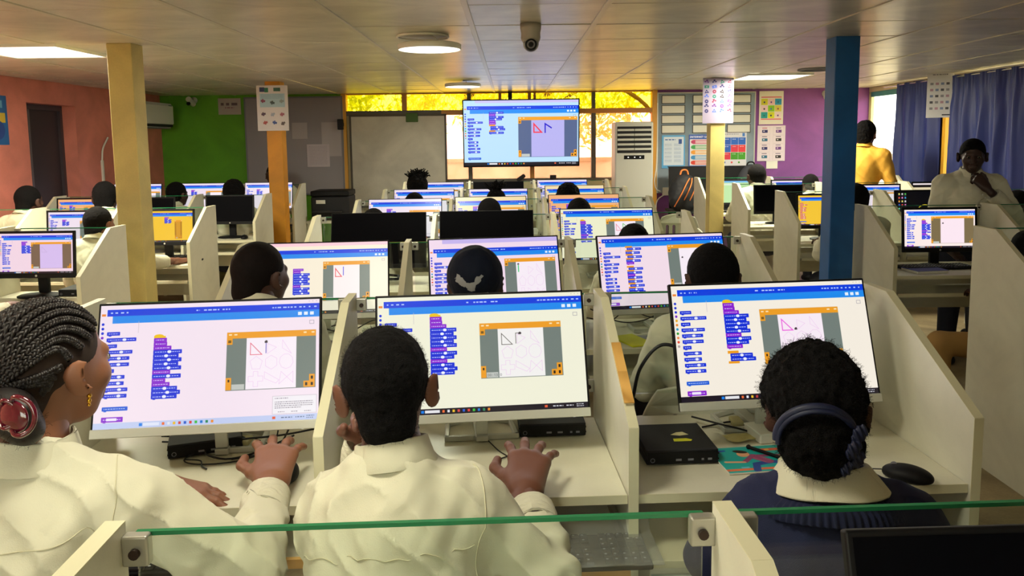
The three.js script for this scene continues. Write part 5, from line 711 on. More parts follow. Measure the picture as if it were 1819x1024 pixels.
// second row of pupils, each with a look of its own
const kidO = { cell: 0.013, headCell: 0.0055, shirtCell: 0.012, handCell: 0.005, skin: M.skinDark };
const fitTop = (t, top) => t.scale.setScalar(top / 1.205);
{
  const a = person({ ...kidO, label: 'boy with shaved hair turning his face towards the monitor with the red triangle', pos: P(-0.86, 0, 2.55), j: seatedJoints({ yaw: -0.42, pitch: -0.05 }), hair: 'short', hairO: { size: 0.985, rough: 0.0006 }, hairMat: phys('#120b0a', 0.85, { specularIntensity: 0.3 }) }); fitTop(a, 1.215);
  const c = person({ ...kidO, label: 'pupil in a navy cap with a leaping grey emblem', pos: P(-0.125, 0, 2.5), j: seatedJoints({ pitch: -0.12 }), top: M.shirt }); fitTop(c, 1.192);
  const hm = c.fit.hm, capF = [ell(V3(0, 0.024, 0.02), [0.094, 0.1, 0.108]), plane(V3(0, -0.055, 0.02), V3(0, -1, -0.1))];
  const cd = (x, y, z) => -0.0022 * (noise(x * 30, y * 26, z * 30) + 0.6 * noise(x * 60, y * 20, z * 60)), cf = field(capF, cd); const cp = part('cap', skinMesh(capF, 0.0055, cd).applyMatrix4(hm), M.navy, c, 'navy cloth cap');
  part('brim', skinMesh([ell(V3(0, 0.012, -0.115), [0.075, 0.01, 0.07], 0.02, new THREE.Quaternion().setFromEuler(new THREE.Euler(-0.2, 0, 0)))], 0.006).applyMatrix4(hm), M.navy, cp);
  // the emblem: a long curving leap, drawn as an outline and laid on the cloth
  const s = new THREE.Shape(); const em = [[-0.5, 0.28], [-0.42, 0.42], [-0.3, 0.36], [-0.26, 0.25], [-0.05, 0.08], [0.1, 0.0], [0.2, 0.1], [0.26, 0.26], [0.4, 0.38], [0.45, 0.33], [0.4, 0.26], [0.33, 0.16], [0.24, -0.04], [0.2, -0.3], [0.04, -0.32], [-0.06, -0.16], [-0.24, -0.04], [-0.36, 0.06], [-0.42, 0.16], [-0.52, 0.2]]; em.forEach(([x, y], i) => i ? s.lineTo(x, y) : s.moveTo(x, y));
  const tri = []; for (let gy = -0.34; gy < 0.44; gy += 0.012) for (let gx = -0.52; gx < 0.48; gx += 0.012) { const pin = (x, y) => { let r = false; for (let i = 0, k = em.length - 1; i < em.length; k = i++) { const [xi, yi] = em[i], [xk, yk] = em[k]; if ((yi > y) !== (yk > y) && x < (xk - xi) * (y - yi) / (yk - yi) + xi) r = !r; } return r; }; if (pin(gx + 0.006, gy + 0.006)) tri.push([gx, gy]); }
  const pos = [], lay = (x, y) => { const q = onto(cf, V3(-0.034 + x * 0.2, -0.012 + y * 0.125, 0.17), 0.0012); pos.push(q.x, q.y, q.z); }; const d = 0.0122; for (const [x, y] of tri) { lay(x, y); lay(x + d, y); lay(x + d, y + d); lay(x, y); lay(x + d, y + d); lay(x, y + d); }
  const eg = new THREE.BufferGeometry(); eg.setAttribute('position', new THREE.Float32BufferAttribute(pos, 3)); eg.computeVertexNormals(); part('emblem', boxUV(eg).applyMatrix4(hm), std('#8f9092', 0.6, { side: THREE.DoubleSide }), cp, 'grey leaping emblem');
  const b = person({ ...kidO, label: 'pupil with a round black head of hair before the long script screen', pos: P(0.668, 0, 2.5), j: seatedJoints({ pitch: -0.1 }), hair: 'short', hairO: { size: 1.07, rough: 0.0015 } }); fitTop(b, 1.192);
}
// pupils farther off share three builds
const pr = {
  short: person({ ...kidO, label: 'pupil with dark hair before the cream screen with triangles', pos: P(0.61, 0, 3.82), j: seatedJoints({}), hair: 'big', hairO: { size: 1.08, rough: 0.003 }, group: 'pupils seated at the farther desks' }),
  big: person({ ...kidO, label: 'pupil with full round hair before the golden barred monitor', pos: P(0.455, 0, 6.2), j: seatedJoints({}), hair: 'big', hairO: { size: 1.25, rough: 0.007 }, group: 'pupils seated at the farther desks' }),
  cropped: person({ ...kidO, label: 'pupil with cropped hair before the cream monitor above the blank one', pos: P(-0.15, 0, 5.08), j: seatedJoints({ yaw: 0.1 }), hair: 'short', hairO: { size: 1.02, rough: 0.001 }, group: 'pupils seated at the farther desks' }),
};
fitTop(pr.short, 1.118); fitTop(pr.big, 1.185); fitTop(pr.cropped, 1.17);
function pupil(kind, X, Z, top, label, turn = 0) { const c = dup(pr[kind], P(X, 0, Z), turn, label); fitTop(c, top); return c; }
pupil('cropped', -0.905, 5.0, 1.118, 'pupil whose hair just tops the blank monitor by the chair back'); pupil('short', 0.447, 5.1, 1.155, 'pupil before the orange barred monitor');
pupil('short', -0.785, 6.2, 1.135, 'pupil whose hair just tops the pink white monitor row'); 
const tuft = pupil('short', -0.125, 6.22, 1.155, 'pupil with upright tufted hair under the television');
const bush = pupil('big', -0.905, 7.42, 1.225, 'bushy haired pupil in front of the whiteboard');
{ const spikes = (n, r, l, y0) => { const g = []; for (let i = 0; i < n; i++) { const a = rr(0, 6.28), b = rr(0, 0.9), d = V3(Math.cos(a) * Math.sin(b), Math.cos(b), Math.sin(a) * Math.sin(b)); g.push(tube([d.clone().multiplyScalar(r * 0.7), d.clone().multiplyScalar(r + l * 0.5).add(V3(rr(-1, 1), rr(-0.5, 1), rr(-1, 1)).multiplyScalar(0.008)), d.clone().multiplyScalar(r + l * rr(0.6, 1.1)).add(V3(rr(-1, 1), rr(-1, 0.5), rr(-1, 1)).multiplyScalar(0.022))], 0.0045, 5, 4)); } return join(g).translate(0, y0, -0.06); };
  part('tufts', spikes(60, 0.06, 0.07, 1.165), M.strand, tuft, 'upright hair tufts'); part('tufts', spikes(150, 0.105, 0.05, 1.12), M.strand, bush, 'bushy hair tufts'); }
pupil('cropped', -3.76, 5.95, 1.245, 'pupil in white seated farthest along the salmon wall, before the orange tinted screen', -0.2); pupil('short', -3.15, 5.98, 1.262, 'dark haired pupil beside the door, next to the mustard column', 0.2);
pupil('short', -3.235, 7.4, 1.185, 'pupil before the wide monitor along the green wall', -0.35); pupil('big', -2.63, 7.3, 1.195, 'pupil beside the orange column along the green wall');
pupil('cropped', 2.46, 7.74, 1.285, 'pupil seated along the purple wall beside the poster column'); pupil('cropped', 3.08, 7.95, 1.17, 'pupil half hidden by a partition along the purple wall'); pupil('short', 2.43, 5.42, 1.21, 'pupil at the yellow screen beside the blue column');
{ // pupil at the yellow screen, arm reaching past the column
  const j = seatedJoints({ elR: V3(0.2, 0.80, -0.3), wrR: V3(0.30, 0.775, -0.53), toR: V3(0.34, 0.76, -0.68), shR: V3(0.15, 0.91, -0.04), shL: V3(-0.15, 0.92, 0.0), yaw: -0.15 });
  const a = person({ ...kidO, label: 'pupil beside the mustard column with an arm out to the mouse', pos: P(-2.62, 0, 4.84), j, hair: 'short', hairO: { size: 1.0 }, handR: { curl: 1 }, sleeve: 0.72, torso: 0.9, skin: M.skin }); fitTop(a, 1.165);
  const b = person({ ...kidO, label: 'pupil by the salmon wall of whom only the reaching hand shows', pos: P(-2.72, 0, 3.42), j: seatedJoints({ wrR: V3(0.16, 0.78, -0.48), toR: V3(0.12, 0.775, -0.62), elR: V3(0.22, 0.75, -0.22) }), hair: 'short', skin: M.skin, handR: { curl: 1 } }); fitTop(b, 1.15);
  const c = person({ ...kidO, label: 'pupil in khaki trousers half hidden by the closest tall panel', pos: P(2.74, 0, 4.05), j: seatedJoints({ knL: V3(-0.53, 0.52, -0.02), anL: V3(-0.52, 0.075, -0.02), hipL: V3(-0.12, 0.49, 0.02) }), hair: 'short', legs: M.khaki }); fitTop(c, 1.04);
  const d = person({ ...kidO, label: 'dark haired pupil at the frame edge by the standing boy', pos: P(3.6, 0, 5.46), j: seatedJoints({ wrL: V3(-0.26, 0.86, -0.1), toL: V3(-0.33, 0.83, 0.0), elL: V3(-0.24, 0.75, 0.04) }), hair: 'short' }); fitTop(d, 1.155);
  const e = person({ ...kidO, label: 'pupil behind the orange column against the grey notice board', pos: P(-2.76, 0, 9.12), turn: Math.PI, j: seatedJoints({}), hair: 'short', eyes: true }); fitTop(e, 1.31);
}
function standing(o = {}) { return { head: V3(0, 1.45, -0.03), neck: V3(0, 1.325, 0.0), chest: V3(0, 1.13, 0), pelvis: V3(0, 0.83, 0.01), shL: V3(-0.175, 1.25, 0), shR: V3(0.175, 1.25, 0), elL: V3(-0.21, 0.99, 0.02), elR: V3(0.21, 0.99, 0.02), wrL: V3(-0.2, 0.77, -0.08), wrR: V3(0.2, 0.77, -0.08), toL: V3(-0.19, 0.62, -0.12), toR: V3(0.19, 0.62, -0.12), hipL: V3(-0.09, 0.8, 0), hipR: V3(0.09, 0.8, 0), knL: V3(-0.095, 0.44, -0.01), knR: V3(0.095, 0.44, -0.01), anL: V3(-0.1, 0.075, 0.02), anR: V3(0.1, 0.075, 0.02), ...o }; }
{ // the standing boy, hand at his chin, facing the camera
  const j = standing({ elL: V3(-0.25, 1.05, -0.1), wrL: V3(-0.04, 1.24, -0.19), toL: V3(0.035, 1.335, -0.15), upL: V3(-0.5, -0.4, -0.8), elR: V3(0.22, 1.0, -0.02), wrR: V3(0.16, 0.82, -0.18), toR: V3(0.1, 0.75, -0.28), yaw: -0.25, pitch: -0.12 });
  const a = person({ ...kidO, cell: 0.012, shirtCell: 0.0095, headCell: 0.0045, label: 'boy in a white shirt standing with a hand at his chin, before the curtains', pos: P(3.08, 0, 5.22), turn: Math.PI - 0.2, j, hair: 'short', eyes: true, hem: 0.78, skin: std('#35201a', 0.5), handL: { fist: 0.55, spread: 0.6 }, folds: 0.005 }); a.scale.setScalar(1.528 / 1.565);
  part('placket', seamOn(a.fit.shirtField, [V3(0, 1.25, -0.2), V3(0, 1.1, -0.2), V3(0, 0.9, -0.2)], 0.004), M.shirt, a);
  for (let i = 0; i < 4; i++) part('button', ellipsoid(0.005, 0.005, 0.002, 0, 0, 0, 10, 6).translate(...onto(a.fit.shirtField, V3(0, 1.22 - i * 0.09, -0.22), 0.003).toArray()), M.whitePlastic, a);
  const w = person({ ...kidO, label: 'woman with pinned hair and yellow top at the bright open window', pos: P(3.56, 0, 7.86), turn: -0.75, j: standing({ elR: V3(0.24, 0.99, -0.02), wrR: V3(0.22, 0.8, -0.16) }), hair: 'big', hairO: { size: 1.15, bun: [0, 0.075, 0.075], rough: 0.005 }, top: phys('#e2a83a', 0.8, { bumpMap: rep(T.weave, 14), bumpScale: 0.0003 }), topName: 'blouse', hem: 0.78, skin: M.skin, legs: M.navy }); w.scale.setScalar(1.70 / 1.565);
}
// ---------------------------------------------------------------- small things on and around the desks
const TOP = DESK + 0.001;
function mouse(X, Z, turn, label, wire, H = TOP) {
  const t = thing('computer_mouse', label, 'mouse', P(X, H, Z), turn, 'computer mice');
  part('shell', skinMesh([ell(V3(0, 0.012, 0.004), [0.031, 0.024, 0.056]), plane(V3(0, 0.001, 0), V3(0, -1, 0))], 0.004), M.black, t); part('wheel', new THREE.CylinderGeometry(0.008, 0.008, 0.006, 14).rotateZ(Math.PI / 2).translate(0, 0.0285, -0.026), M.grey, t);
  if (wire) part('cable', tube(wire.map((q) => V3(...q)), 0.0017, 60, 5), M.cable, t); return t;
}
mouse(0.915, 1.745, 0.95, 'large black mouse with its cable on the desk of the girl in the sweater', [[0, 0.012, -0.052], [0.0, 0.006, -0.08], [-0.03, 0.003, -0.14], [-0.01, 0.003, -0.22], [0.06, 0.003, -0.3]].map(([x, y, z]) => [x, y, z]));
mouse(0.02, 1.705, 0.1, 'black mouse under the hand of the boy with cropped hair', [[0, 0.01, -0.05], [-0.01, 0.004, -0.09], [0.02, 0.003, -0.15], [0.0, 0.003, -0.2], [-0.06, 0.003, -0.16], [-0.05, 0.003, -0.11], [-0.01, 0.004, -0.16], [-0.04, 0.003, -0.24], [-0.07, 0.003, -0.34]]);
mouse(-0.552, 1.80, 0.25, 'black mouse under the hand of the girl with braids', [[0, 0.01, -0.05], [0.01, 0.004, -0.1], [-0.04, 0.003, -0.2], [-0.09, 0.003, -0.27]]);
mouse(-2.35, 6.77, 0.3, 'black mouse on the desk before the small dark blank monitor', [[0, 0.01, -0.05], [-0.02, 0.004, -0.12], [-0.1, 0.003, -0.2]], TOP - 0.025);
mouse(-2.24, 5.5, 0.2, 'black mouse at the desk with the orange-yellow screen', null, TOP - 0.025);
function keyboard(X, H, Z, turn, label, cover) {
  const t = thing('keyboard', label, 'keyboard', P(X, H, Z), turn, 'computer keyboards'); part('base', box(0.43, 0.014, 0.135, 0, 0.008, 0, 0.004), M.black, t);
  const kb = [], cols = 21, rows = 6, leg = std('#c8c8d0', 0.5), lg = []; for (let r = 0; r < rows; r++) for (let c = 0; c < cols; c++) { if (c === 15 || (r === 5 && c > 4 && c < 9)) continue; kb.push(box(0.0165, 0.006, 0.0165, -0.202 + c * 0.0202, 0.0175, -0.052 + r * 0.0208, 0.0015)); if (rnd() < 0.7) lg.push(box(0.005, 0.0004, 0.004, -0.205 + c * 0.0202, 0.0207, -0.054 + r * 0.0208, 0)); } kb.push(box(0.078, 0.006, 0.0165, -0.202 + 6.5 * 0.0202, 0.0175, -0.052 + 5 * 0.0208, 0.0015));
  const k = part('keys', kb, M.blackMatt, t); k.userData.kind = 'stuff'; part('legends', lg, leg, k).userData.kind = 'stuff';
  if (cover) { const g = new THREE.PlaneGeometry(0.47, 0.17, 40, 16).rotateX(-Math.PI / 2); const p = g.attributes.position; for (let i = 0; i < p.count; i++) { const x = p.getX(i), z = p.getZ(i); p.setY(i, 0.0235 + 0.003 * noise(x * 30, z * 30, 2) + Math.max(0, -z - 0.06) * 0.9 * (0.6 + noise(x * 9, 1, 1))); } g.computeVertexNormals(); part('dust_cover', g, phys('#dfe2e4', 0.22, { transmission: 0.8, thickness: 0, side: THREE.DoubleSide }), t, 'wrinkled clear plastic cover'); } return t;
}
keyboard(0.075, 0.638, 1.62, 0.045, 'black keyboard under wrinkled clear plastic on the pulled out tray', true);
keyboard(-2.46, TOP - 0.025, 5.62, 0, 'dark keyboard below the orange-yellow screen'); keyboard(2.56, TOP, 4.66, 0.1, 'black keyboard before the white screened monitor beside the blue column'); keyboard(-0.3 - 0.46, 0.638, 1.62, 0.03, 'black keyboard on the tray before the girl with braids');
function miniPC(X, Z, turn, label, H = TOP, n = 1) {
  const t = thing('mini_computer', label, 'computer', P(X, H, Z), turn, 'small desktop computers'); part('case', box(0.18, 0.036, 0.18, 0, 0.02, 0, 0.003), M.blackMatt, t); for (let i = 0; i < 2; i++) part('vent_groove', box(0.182, 0.003, 0.182, 0, 0.013 + i * 0.014, 0, 0), M.black, t);
  const f = part('front_panel', box(0.176, 0.03, 0.002, 0, 0.019, 0.0905, 0), M.black, t); for (const [x, w] of [[-0.01, 0.014], [0.02, 0.014], [0.05, 0.006], [0.068, 0.01]]) part('port', box(w, 0.005, 0.001, x, 0.014, 0.0918, 0), M.grey, f); part('power_button', new THREE.TorusGeometry(0.005, 0.0009, 6, 16).translate(-0.075, 0.014, 0.0915), M.grey, f); return t;
}
miniPC(0.408, 1.93, 0.06, 'flat black mini computer with two torn labels, beside the cartoon booklet');
miniPC(-0.345, 1.95, 0.05, 'black mini computer against the partition beside the boy with cropped hair');
miniPC(0.1, 2.12, 0.04, 'black mini computer lying under the monitor with the dark outlined triangle'); miniPC(-0.83, 2.02, 0.35, 'black mini computer behind the cables of the girl with braids');
{ const t = thing('label_scrap', 'torn cream paper scrap stuck on the mini computer', 'paper scrap', P(0.425, TOP + 0.0385, 1.945), 0.1); part('scrap', prism([[-0.022, -0.004], [0.0, -0.012], [0.024, -0.007], [0.014, 0.012], [-0.004, 0.01]], 0.0006).rotateX(-Math.PI / 2), std('#d8cf9a', 0.8), t);
  const k = thing('label_scrap', 'torn yellow label stuck on the mini computer below the cream scrap', 'paper scrap', P(0.427, TOP + 0.0385, 1.905), 0.05); part('scrap', prism([[-0.024, -0.009], [0.02, -0.009], [0.025, 0.0], [0.012, 0.009], [-0.022, 0.008]], 0.0006).rotateX(-Math.PI / 2), std('#d8d82a', 0.7), k); }
{ // the booklet: a generic drawing of a person at play on turquoise
  const t = thing('booklet', 'turquoise booklet with a cartoon figure in a plaid shirt on its cover', 'booklet', P(0.605, TOP, 1.865), 0.12); part('pages', box(0.205, 0.004, 0.15, 0, 0.002, 0, 0.0005), M.paper, t);
  const tx = canvasTex(512, 384, (g, w, h) => { R(g, '#16b0ae', 0, 0, w, h); g.lineCap = 'round'; const st = (c, l, p) => { g.strokeStyle = c; g.lineWidth = l; g.beginPath(); p.forEach(([x, y], i) => i ? g.lineTo(x * w, y * h) : g.moveTo(x * w, y * h)); g.stroke(); }; R(g, '#f0784a', 0, h * 0.86, w, h * 0.08); R(g, '#e8603a', w * 0.55, h * 0.12, w * 0.4, h * 0.1); R(g, '#f0c050', w * 0.7, h * 0.14, w * 0.06, h * 0.06); R(g, '#2a4ac0', w * 0.02, h * 0.1, w * 0.18, h * 0.06); st('#2a4a9a', 46, [[0.62, 0.66], [0.42, 0.72], [0.36, 0.95]]); st('#2a4a9a', 44, [[0.62, 0.66], [0.8, 0.7], [0.84, 0.95]]); st('#a04a7a', 70, [[0.48, 0.42], [0.6, 0.62]]); st('#c06a90', 8, [[0.44, 0.42], [0.56, 0.66]]); st('#c06a90', 8, [[0.52, 0.38], [0.64, 0.6]]); st('#a04a7a', 34, [[0.45, 0.42], [0.32, 0.6]]); st('#a04a7a', 34, [[0.55, 0.4], [0.8, 0.42]]); st('#f0b088', 24, [[0.3, 0.62], [0.08, 0.58]]); st('#f0b088', 24, [[0.82, 0.43], [0.93, 0.5]]); g.fillStyle = '#f0b088'; g.beginPath(); g.ellipse(w * 0.38, h * 0.3, 40, 46, 0.5, 0, 7); g.fill(); g.fillStyle = '#2a1a1a'; g.beginPath(); g.ellipse(w * 0.37, h * 0.2, 46, 24, 0.35, 0, 7); g.fill(); g.fillStyle = '#60c8e8'; g.fillRect(w * 0.2, h * 0.8, w * 0.1, h * 0.05); });
  part('cover', new THREE.PlaneGeometry(0.204, 0.149).rotateX(-Math.PI / 2).translate(0, 0.0042, 0), std('#ffffff', 0.4, { map: tx }), t);
  const p = thing('pen', 'black pen lying on the turquoise booklet', 'pen', P(0.635, TOP + 0.009, 1.885), 0.7); part('barrel', rod(V3(0, 0, -0.05), V3(0, 0, 0.06), 0.0045, 10), M.black, p); part('tip', new THREE.ConeGeometry(0.0045, 0.016, 10).rotateX(Math.PI / 2).translate(0, 0, 0.068), M.silver, p); part('cap_end', new THREE.SphereGeometry(0.0065, 10, 8).translate(0, 0, -0.052), M.black, p);
  const e = thing('eraser', 'worn white eraser on the turquoise booklet', 'eraser', P(0.668, TOP + 0.005, 1.82), 0.5); part('rubber', skinMesh([ell(V3(0, 0.009, 0), [0.026, 0.01, 0.016]), cap(V3(-0.012, 0.008, 0.002), V3(0.014, 0.008, -0.002), 0.009, 0.008)], 0.003, (x, y, z) => 0.002 * noise(x * 120, y * 120, z * 120)), std('#d2cfae', 0.7), e);
  const c = thing('paper_scrap', 'crumpled cream paper scrap beside the monitor stand', 'paper scrap', P(0.60, TOP, 2.0), 0.3); const g = new THREE.PlaneGeometry(0.075, 0.05, 8, 6).rotateX(-Math.PI / 2), q = g.attributes.position; for (let i = 0; i < q.count; i++) q.setY(i, 0.006 + 0.006 * noise(q.getX(i) * 40, q.getZ(i) * 40, 4)); g.computeVertexNormals(); part('sheet', g, std('#d8cd8a', 0.8, { side: THREE.DoubleSide }), c);
}
{ const t = thing('small_box', 'small white box behind the cartoon booklet beside the monitor stand', 'box', P(0.70, TOP, 2.02), 0.2); part('carton', box(0.13, 0.022, 0.09, 0, 0.011, 0, 0.002), M.paper, t); part('lid', box(0.132, 0.006, 0.092, 0, 0.024, 0, 0.002), M.whitePlastic, t); }
{ const t = thing('drawer_unit', 'white lockable drawer unit under the desk of the girl in the sweater', 'drawer unit', P(0.44, 0, 1.86)); part('carcass', box(0.28, 0.60, 0.42, 0, 0.30, 0, 0.003), M.laminate, t); const f = part('drawer', box(0.276, 0.18, 0.016, 0, 0.49, 0.218, 0.002), std('#c2ccc8', 0.5), t); part('lock', new THREE.CylinderGeometry(0.008, 0.008, 0.006, 16).rotateX(Math.PI / 2).translate(0.02, 0.52, 0.228), M.steel, f); part('drawer', box(0.276, 0.19, 0.016, 0, 0.295, 0.218, 0.002), std('#c2ccc8', 0.5), t); part('drawer', box(0.276, 0.19, 0.016, 0, 0.10, 0.218, 0.002), std('#c2ccc8', 0.5), t); part('lid', box(0.284, 0.018, 0.436, 0, 0.609, 0.006, 0.002), M.edge, t); }
// cables lying behind and below the monitors
function cables(label, list) { const t = thing('cable_tangle', label, 'cables', P(0, TOP, 0), 0, 'cable tangles on the desks'); for (const [pts, r] of list) part('cable', tube(pts.map(([x, y, z]) => V3(x, y, -z)), r || 0.0028, 40, 6), M.cable, t); part('plug', box(0.03, 0.016, 0.05, list[0][0][1][0], 0.012, -list[0][0][1][2], 0.004), std('#c8bf8a', 0.5), t); return t; }
cables('tangle of black cables and a cream plug under the monitor of the girl with braids', [[[[-0.95, 0.02, 2.02], [-0.72, 0.02, 2.0], [-0.8, 0.012, 1.93], [-0.74, 0.004, 1.9], [-0.68, 0.004, 1.93], [-0.6, 0.01, 2.04]]], [[[-0.98, 0.05, 2.05], [-0.85, 0.03, 2.0], [-0.7, 0.04, 2.05], [-0.6, 0.06, 2.08], [-0.48, 0.05, 2.09]]], [[[-0.9, 0.004, 1.95], [-0.8, 0.02, 2.0], [-0.7, 0.05, 2.07], [-0.5, 0.07, 2.1]]], [[[-0.84, 0.004, 1.9], [-0.79, 0.008, 1.88], [-0.78, 0.004, 1.86], [-0.76, 0.004, 1.84]], 0.002], [[[-0.6, 0.09, 2.08], [-0.61, 0.03, 2.02], [-0.63, 0.004, 1.95], [-0.72, 0.004, 1.9]]]]);
cables('thin dark cables looped over the desk beside the stand of the pink screened monitor', [[[[-0.93, 0.02, 1.98], [-0.86, 0.03, 1.95], [-0.78, 0.012, 2.0], [-0.7, 0.03, 1.97], [-0.62, 0.02, 2.02], [-0.5, 0.03, 2.06]]], [[[-0.9, 0.06, 2.08], [-0.76, 0.05, 2.04], [-0.66, 0.09, 2.06], [-0.5, 0.1, 2.09]]], [[[-0.62, 0.1, 2.0], [-0.63, 0.02, 1.96], [-0.68, 0.004, 1.9], [-0.8, 0.004, 1.87], [-0.84, 0.004, 1.9], [-0.78, 0.02, 1.97]], 0.002]]);
cables('two black cables hanging behind the monitor with the magenta triangle', [[[[0.52, 0.004, 2.08], [0.62, 0.01, 2.1], [0.68, 0.004, 2.0], [0.74, 0.03, 2.08], [0.76, 0.12, 2.12]]], [[[0.5, 0.02, 2.12], [0.6, 0.02, 2.03], [0.66, 0.004, 2.05], [0.8, 0.1, 2.13]]], [[[0.33, 0.08, 2.1], [0.36, 0.16, 2.14], [0.42, 0.22, 2.15], [0.5, 0.2, 2.14]], 0.005]]);
cables('black cables under the monitor with the long script, by the yellow folder', [[[[0.32, 0.03, 3.32], [0.42, 0.02, 3.3], [0.5, 0.06, 3.34], [0.6, 0.03, 3.32], [0.72, 0.05, 3.34]]], [[[0.34, 0.06, 3.36], [0.46, 0.02, 3.28], [0.56, 0.02, 3.3], [0.7, 0.07, 3.36]]]]);
cables('black cables under the monitor with the green line', [[[[-0.36, 0.03, 3.3], [-0.2, 0.02, 3.28], [-0.1, 0.05, 3.3], [0.1, 0.03, 3.32]]], [[[-0.35, 0.06, 3.33], [-0.22, 0.01, 3.22], [0.0, 0.03, 3.3], [0.2, 0.05, 3.34]]]]);
cables('black cables under the monitor with the red triangle', [[[[-1.0, 0.03, 3.26], [-0.8, 0.02, 3.24], [-0.66, 0.05, 3.28], [-0.5, 0.03, 3.3]]], [[[-0.98, 0.06, 3.28], [-0.7, 0.01, 3.2], [-0.6, 0.04, 3.28], [-0.46, 0.05, 3.3]]]]);
{ const t = thing('folder', 'yellow folder on the desk before the long script screen', 'folder', P(0.475, TOP, 3.03), 0.4); part('cover', box(0.10, 0.006, 0.17, 0, 0.003, 0, 0.001), std('#d8d81e', 0.6), t);
  const m = thing('magazine', 'magazine with a red and grey cover under the yellow folder edge', 'magazine', P(0.57, TOP, 3.03), 0.1); part('pages', box(0.12, 0.004, 0.16, 0, 0.002, 0, 0.0005), M.paper, m); part('cover', new THREE.PlaneGeometry(0.119, 0.159).rotateX(-Math.PI / 2).translate(0, 0.0042, 0), std('#fff', 0.5, { map: canvasTex(128, 160, (g, w, h) => { R(g, '#8a8a98', 0, 0, w, h); R(g, '#b83a5a', 0, h * 0.4, w * 0.6, h * 0.4); R(g, '#3a3a4a', w * 0.3, h * 0.1, w * 0.6, h * 0.15); for (let i = 0; i < 6; i++) dashes(g, '#d8d8e0', w * 0.5, h * (0.4 + i * 0.08), w * 0.4, 4); }) }), m);
  const s = thing('paper_sheet', 'loose white sheet behind the yellow folder', 'paper', P(0.62, TOP, 3.2), 0.25); part('sheet', box(0.2, 0.001, 0.09, 0, 0.001, 0, 0), M.paper, s);
  const n = thing('notebook', 'blue covered notebook on the desk beside the blue column', 'notebook', P(2.45, TOP, 4.56), 0.15); part('pages', box(0.2, 0.014, 0.15, 0, 0.007, 0, 0.001), M.paper, n); part('cover', box(0.204, 0.002, 0.154, 0, 0.015, 0, 0.0005), std('#1c2a7a', 0.6), n);
  const a = thing('paper_sheet', 'white sheet on the desk before the blank black monitor by the poster column', 'paper', P(2.4, TOP, 7.12), 0.2); part('sheet', box(0.21, 0.001, 0.15, 0, 0.001, 0, 0), M.paper, a); }
// white plastic chairs standing empty or half seen
function chair(X, Z, turn, label) {
  const t = thing('plastic_chair', label, 'chair', P(X, 0, Z), turn, 'white plastic chairs'), m = std('#c9c9b4', 0.45), back = new THREE.Shape(); back.moveTo(-0.19, 0.42); back.quadraticCurveTo(-0.23, 0.68, -0.15, 0.82); back.quadraticCurveTo(0, 0.88, 0.15, 0.82); back.quadraticCurveTo(0.23, 0.68, 0.19, 0.42); back.closePath();
  for (const x of [-0.1, -0.04, 0.04, 0.1]) { const s = new THREE.Path(); s.moveTo(x - 0.014, 0.5); s.lineTo(x - 0.014, 0.74); s.quadraticCurveTo(x, 0.76, x + 0.014, 0.74); s.lineTo(x + 0.014, 0.5); s.closePath(); back.holes.push(s); }
  const bg = new THREE.ExtrudeGeometry(back, { depth: 0.008, bevelEnabled: true, bevelSize: 0.004, bevelThickness: 0.004, bevelSegments: 2, curveSegments: 12 }), p = bg.attributes.position; for (let i = 0; i < p.count; i++) p.setZ(i, p.getZ(i) + 0.19 + (p.getY(i) - 0.42) * 0.22 - p.getX(i) ** 2 * 1.3); bg.computeVertexNormals(); part('backrest', boxUV(bg), m, t); part('seat', box(0.42, 0.03, 0.42, 0, 0.425, 0, 0.014), m, t);
  for (const [x, z] of [[-1, -1], [1, -1], [-1, 1], [1, 1]]) part('leg', new THREE.CylinderGeometry(0.022, 0.018, 0.43, 10).rotateZ(x * 0.1).rotateX(-z * 0.1).translate(x * 0.2, 0.21, z * 0.2), m, t);
  for (const s of [-1, 1]) part('armrest', tube([[s * 0.2, 0.42, -0.17], [s * 0.235, 0.62, -0.16], [s * 0.24, 0.655, -0.05], [s * 0.225, 0.68, 0.12], [s * 0.17, 0.72, 0.22]], 0.014, 24, 8), m, t); return t;
}
chair(1.5, 7.0, 2.9, 'white plastic chair with a hooped back standing in the aisle before the purple wall'); chair(0.58, 2.5, 0, 'white plastic chair of the pupil before the long script screen').scale.set(1, 0.98, 1); chair(-1.33, 5.0, 0.15, 'white plastic chair behind the blank monitor, beside the window post'); chair(-1.24, 6.45, 0, 'white plastic chair below the whiteboard');
for (const [X, Z, l] of [[-0.86, 1.2, 'girl with braids'], [-0.22, 1.26, 'boy with cropped hair'], [0.57, 1.26, 'girl in the sweater']]) { const t = thing('stool', 'low white stool under the ' + l, 'stool', P(X, 0, Z), 0, 'stools of the front pupils'); part('seat', box(0.3, 0.03, 0.3, 0, 0.345, 0, 0.012), M.whitePlastic, t); for (const [x, z] of [[-1, -1], [1, -1], [-1, 1], [1, 1]]) part('leg', box(0.03, 0.335, 0.03, x * 0.12, 0.1675, z * 0.12, 0.004), M.whitePlastic, t); }
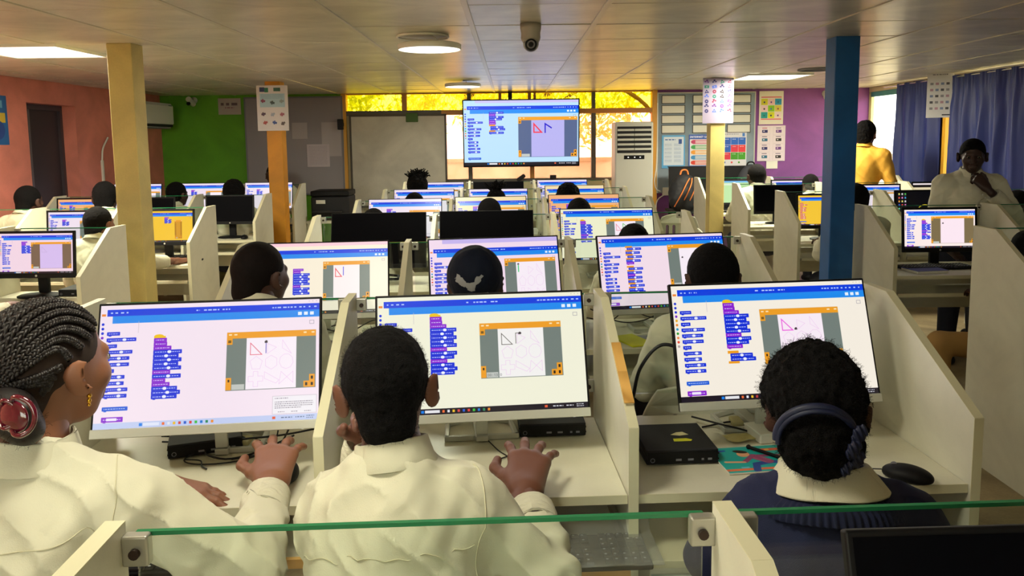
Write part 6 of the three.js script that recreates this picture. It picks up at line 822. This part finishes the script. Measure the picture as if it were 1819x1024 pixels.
{ // backpack against the purple wall
  const t = thing('backpack', 'black backpack with orange stripes standing before the pale blue board', 'backpack', P(2.0, 0.72, 9.0), 0.2); part('bag', skinMesh([ell(V3(0, 0.2, 0), [0.19, 0.23, 0.1]), ell(V3(-0.04, 0.12, 0.06), [0.16, 0.14, 0.08], 0.04)], 0.012, (x, y, z) => 0.004 * noise(x * 20, y * 20, z * 20)), M.blackMatt, t); const og = std('#e8803a', 0.6); for (let i = 0; i < 4; i++) part('stripe', tube([[-0.16 + i * 0.075, 0.06, 0.10], [-0.1 + i * 0.07, 0.2, 0.15], [-0.02 + i * 0.06, 0.32, 0.11], [0.04 + i * 0.03, 0.38, 0.06]], 0.007, 16, 6), og, t); part('handle', tube([[-0.05, 0.42, 0], [-0.03, 0.47, 0], [0.03, 0.47, 0], [0.05, 0.42, 0]], 0.01, 12, 6), og, t);
  const s = thing('side_table', 'low dark table under the backpack by the purple wall', 'table', P(2.42, 0, 9.25)); part('top', box(1.1, 0.03, 0.5, 0, 0.7, 0.05, 0.004), M.blackMatt, s); for (const [x, z] of [[-0.5, -0.15], [0.5, -0.15], [-0.5, 0.25], [0.5, 0.25]]) part('leg', box(0.04, 0.685, 0.04, x, 0.3425, z, 0.003), M.blackMatt, s);
  const f = thing('flat_panel', 'large dark flat panel leaning below the posters of the pale blue board', 'panel', P(2.45, 0.716, 9.4), 0); part('board', box(1.08, 0.5, 0.03, 0, 0.25, 0, 0.004).rotateX(-0.1), M.black, f); part('rim', box(1.1, 0.012, 0.04, 0, 0.5, -0.05, 0.003), M.blackMatt, f);
  const g = thing('rucksack', 'dark arched rucksack behind the pupil along the purple wall', 'backpack', P(2.83, 0.716, 9.2)); part('bag', skinMesh([ell(V3(0, 0.24, 0), [0.17, 0.29, 0.1])], 0.012), std('#2a2c34', 0.8), g); part('handle', tube([[-0.05, 0.5, 0], [-0.03, 0.55, 0], [0.03, 0.55, 0], [0.05, 0.5, 0]], 0.01, 12, 6), M.black, g); }
{ // printer by the green wall
  const s = thing('printer_stand', 'small white stand under the black printer by the green wall', 'stand', P(-1.98, 0, 8.62)); part('top', box(0.5, 0.03, 0.5, 0, 0.7, 0, 0.004), M.laminate, s); for (const [x, z] of [[-1, -1], [1, -1], [-1, 1], [1, 1]]) part('leg', box(0.04, 0.685, 0.04, x * 0.22, 0.3425, z * 0.22, 0.003), M.laminate, s); part('shelf', box(0.46, 0.02, 0.46, 0, 0.35, 0, 0.003), M.laminate, s);
  const t = thing('printer', 'black printer on a stand by the green wall', 'printer', P(-1.98, 0.716, 8.62)); part('body', box(0.42, 0.26, 0.36, 0, 0.13, 0, 0.02), M.blackMatt, t); part('scanner_lid', box(0.42, 0.06, 0.38, 0, 0.29, 0, 0.014), M.black, t); part('paper_tray', box(0.3, 0.02, 0.14, -0.02, 0.1, 0.22, 0.004), M.blackMatt, t); part('label', box(0.1, 0.04, 0.002, -0.1, 0.2, 0.181, 0), M.paper, t); }
for (const [X, Z, tn, l, H] of [[-2.72, 4.32, 0, 'small dark box beside the monitor with the lilac field', TOP - 0.025]]) { miniPC(X + 0.3, Z, tn, l, H); }
renderer.render(scene, camera);
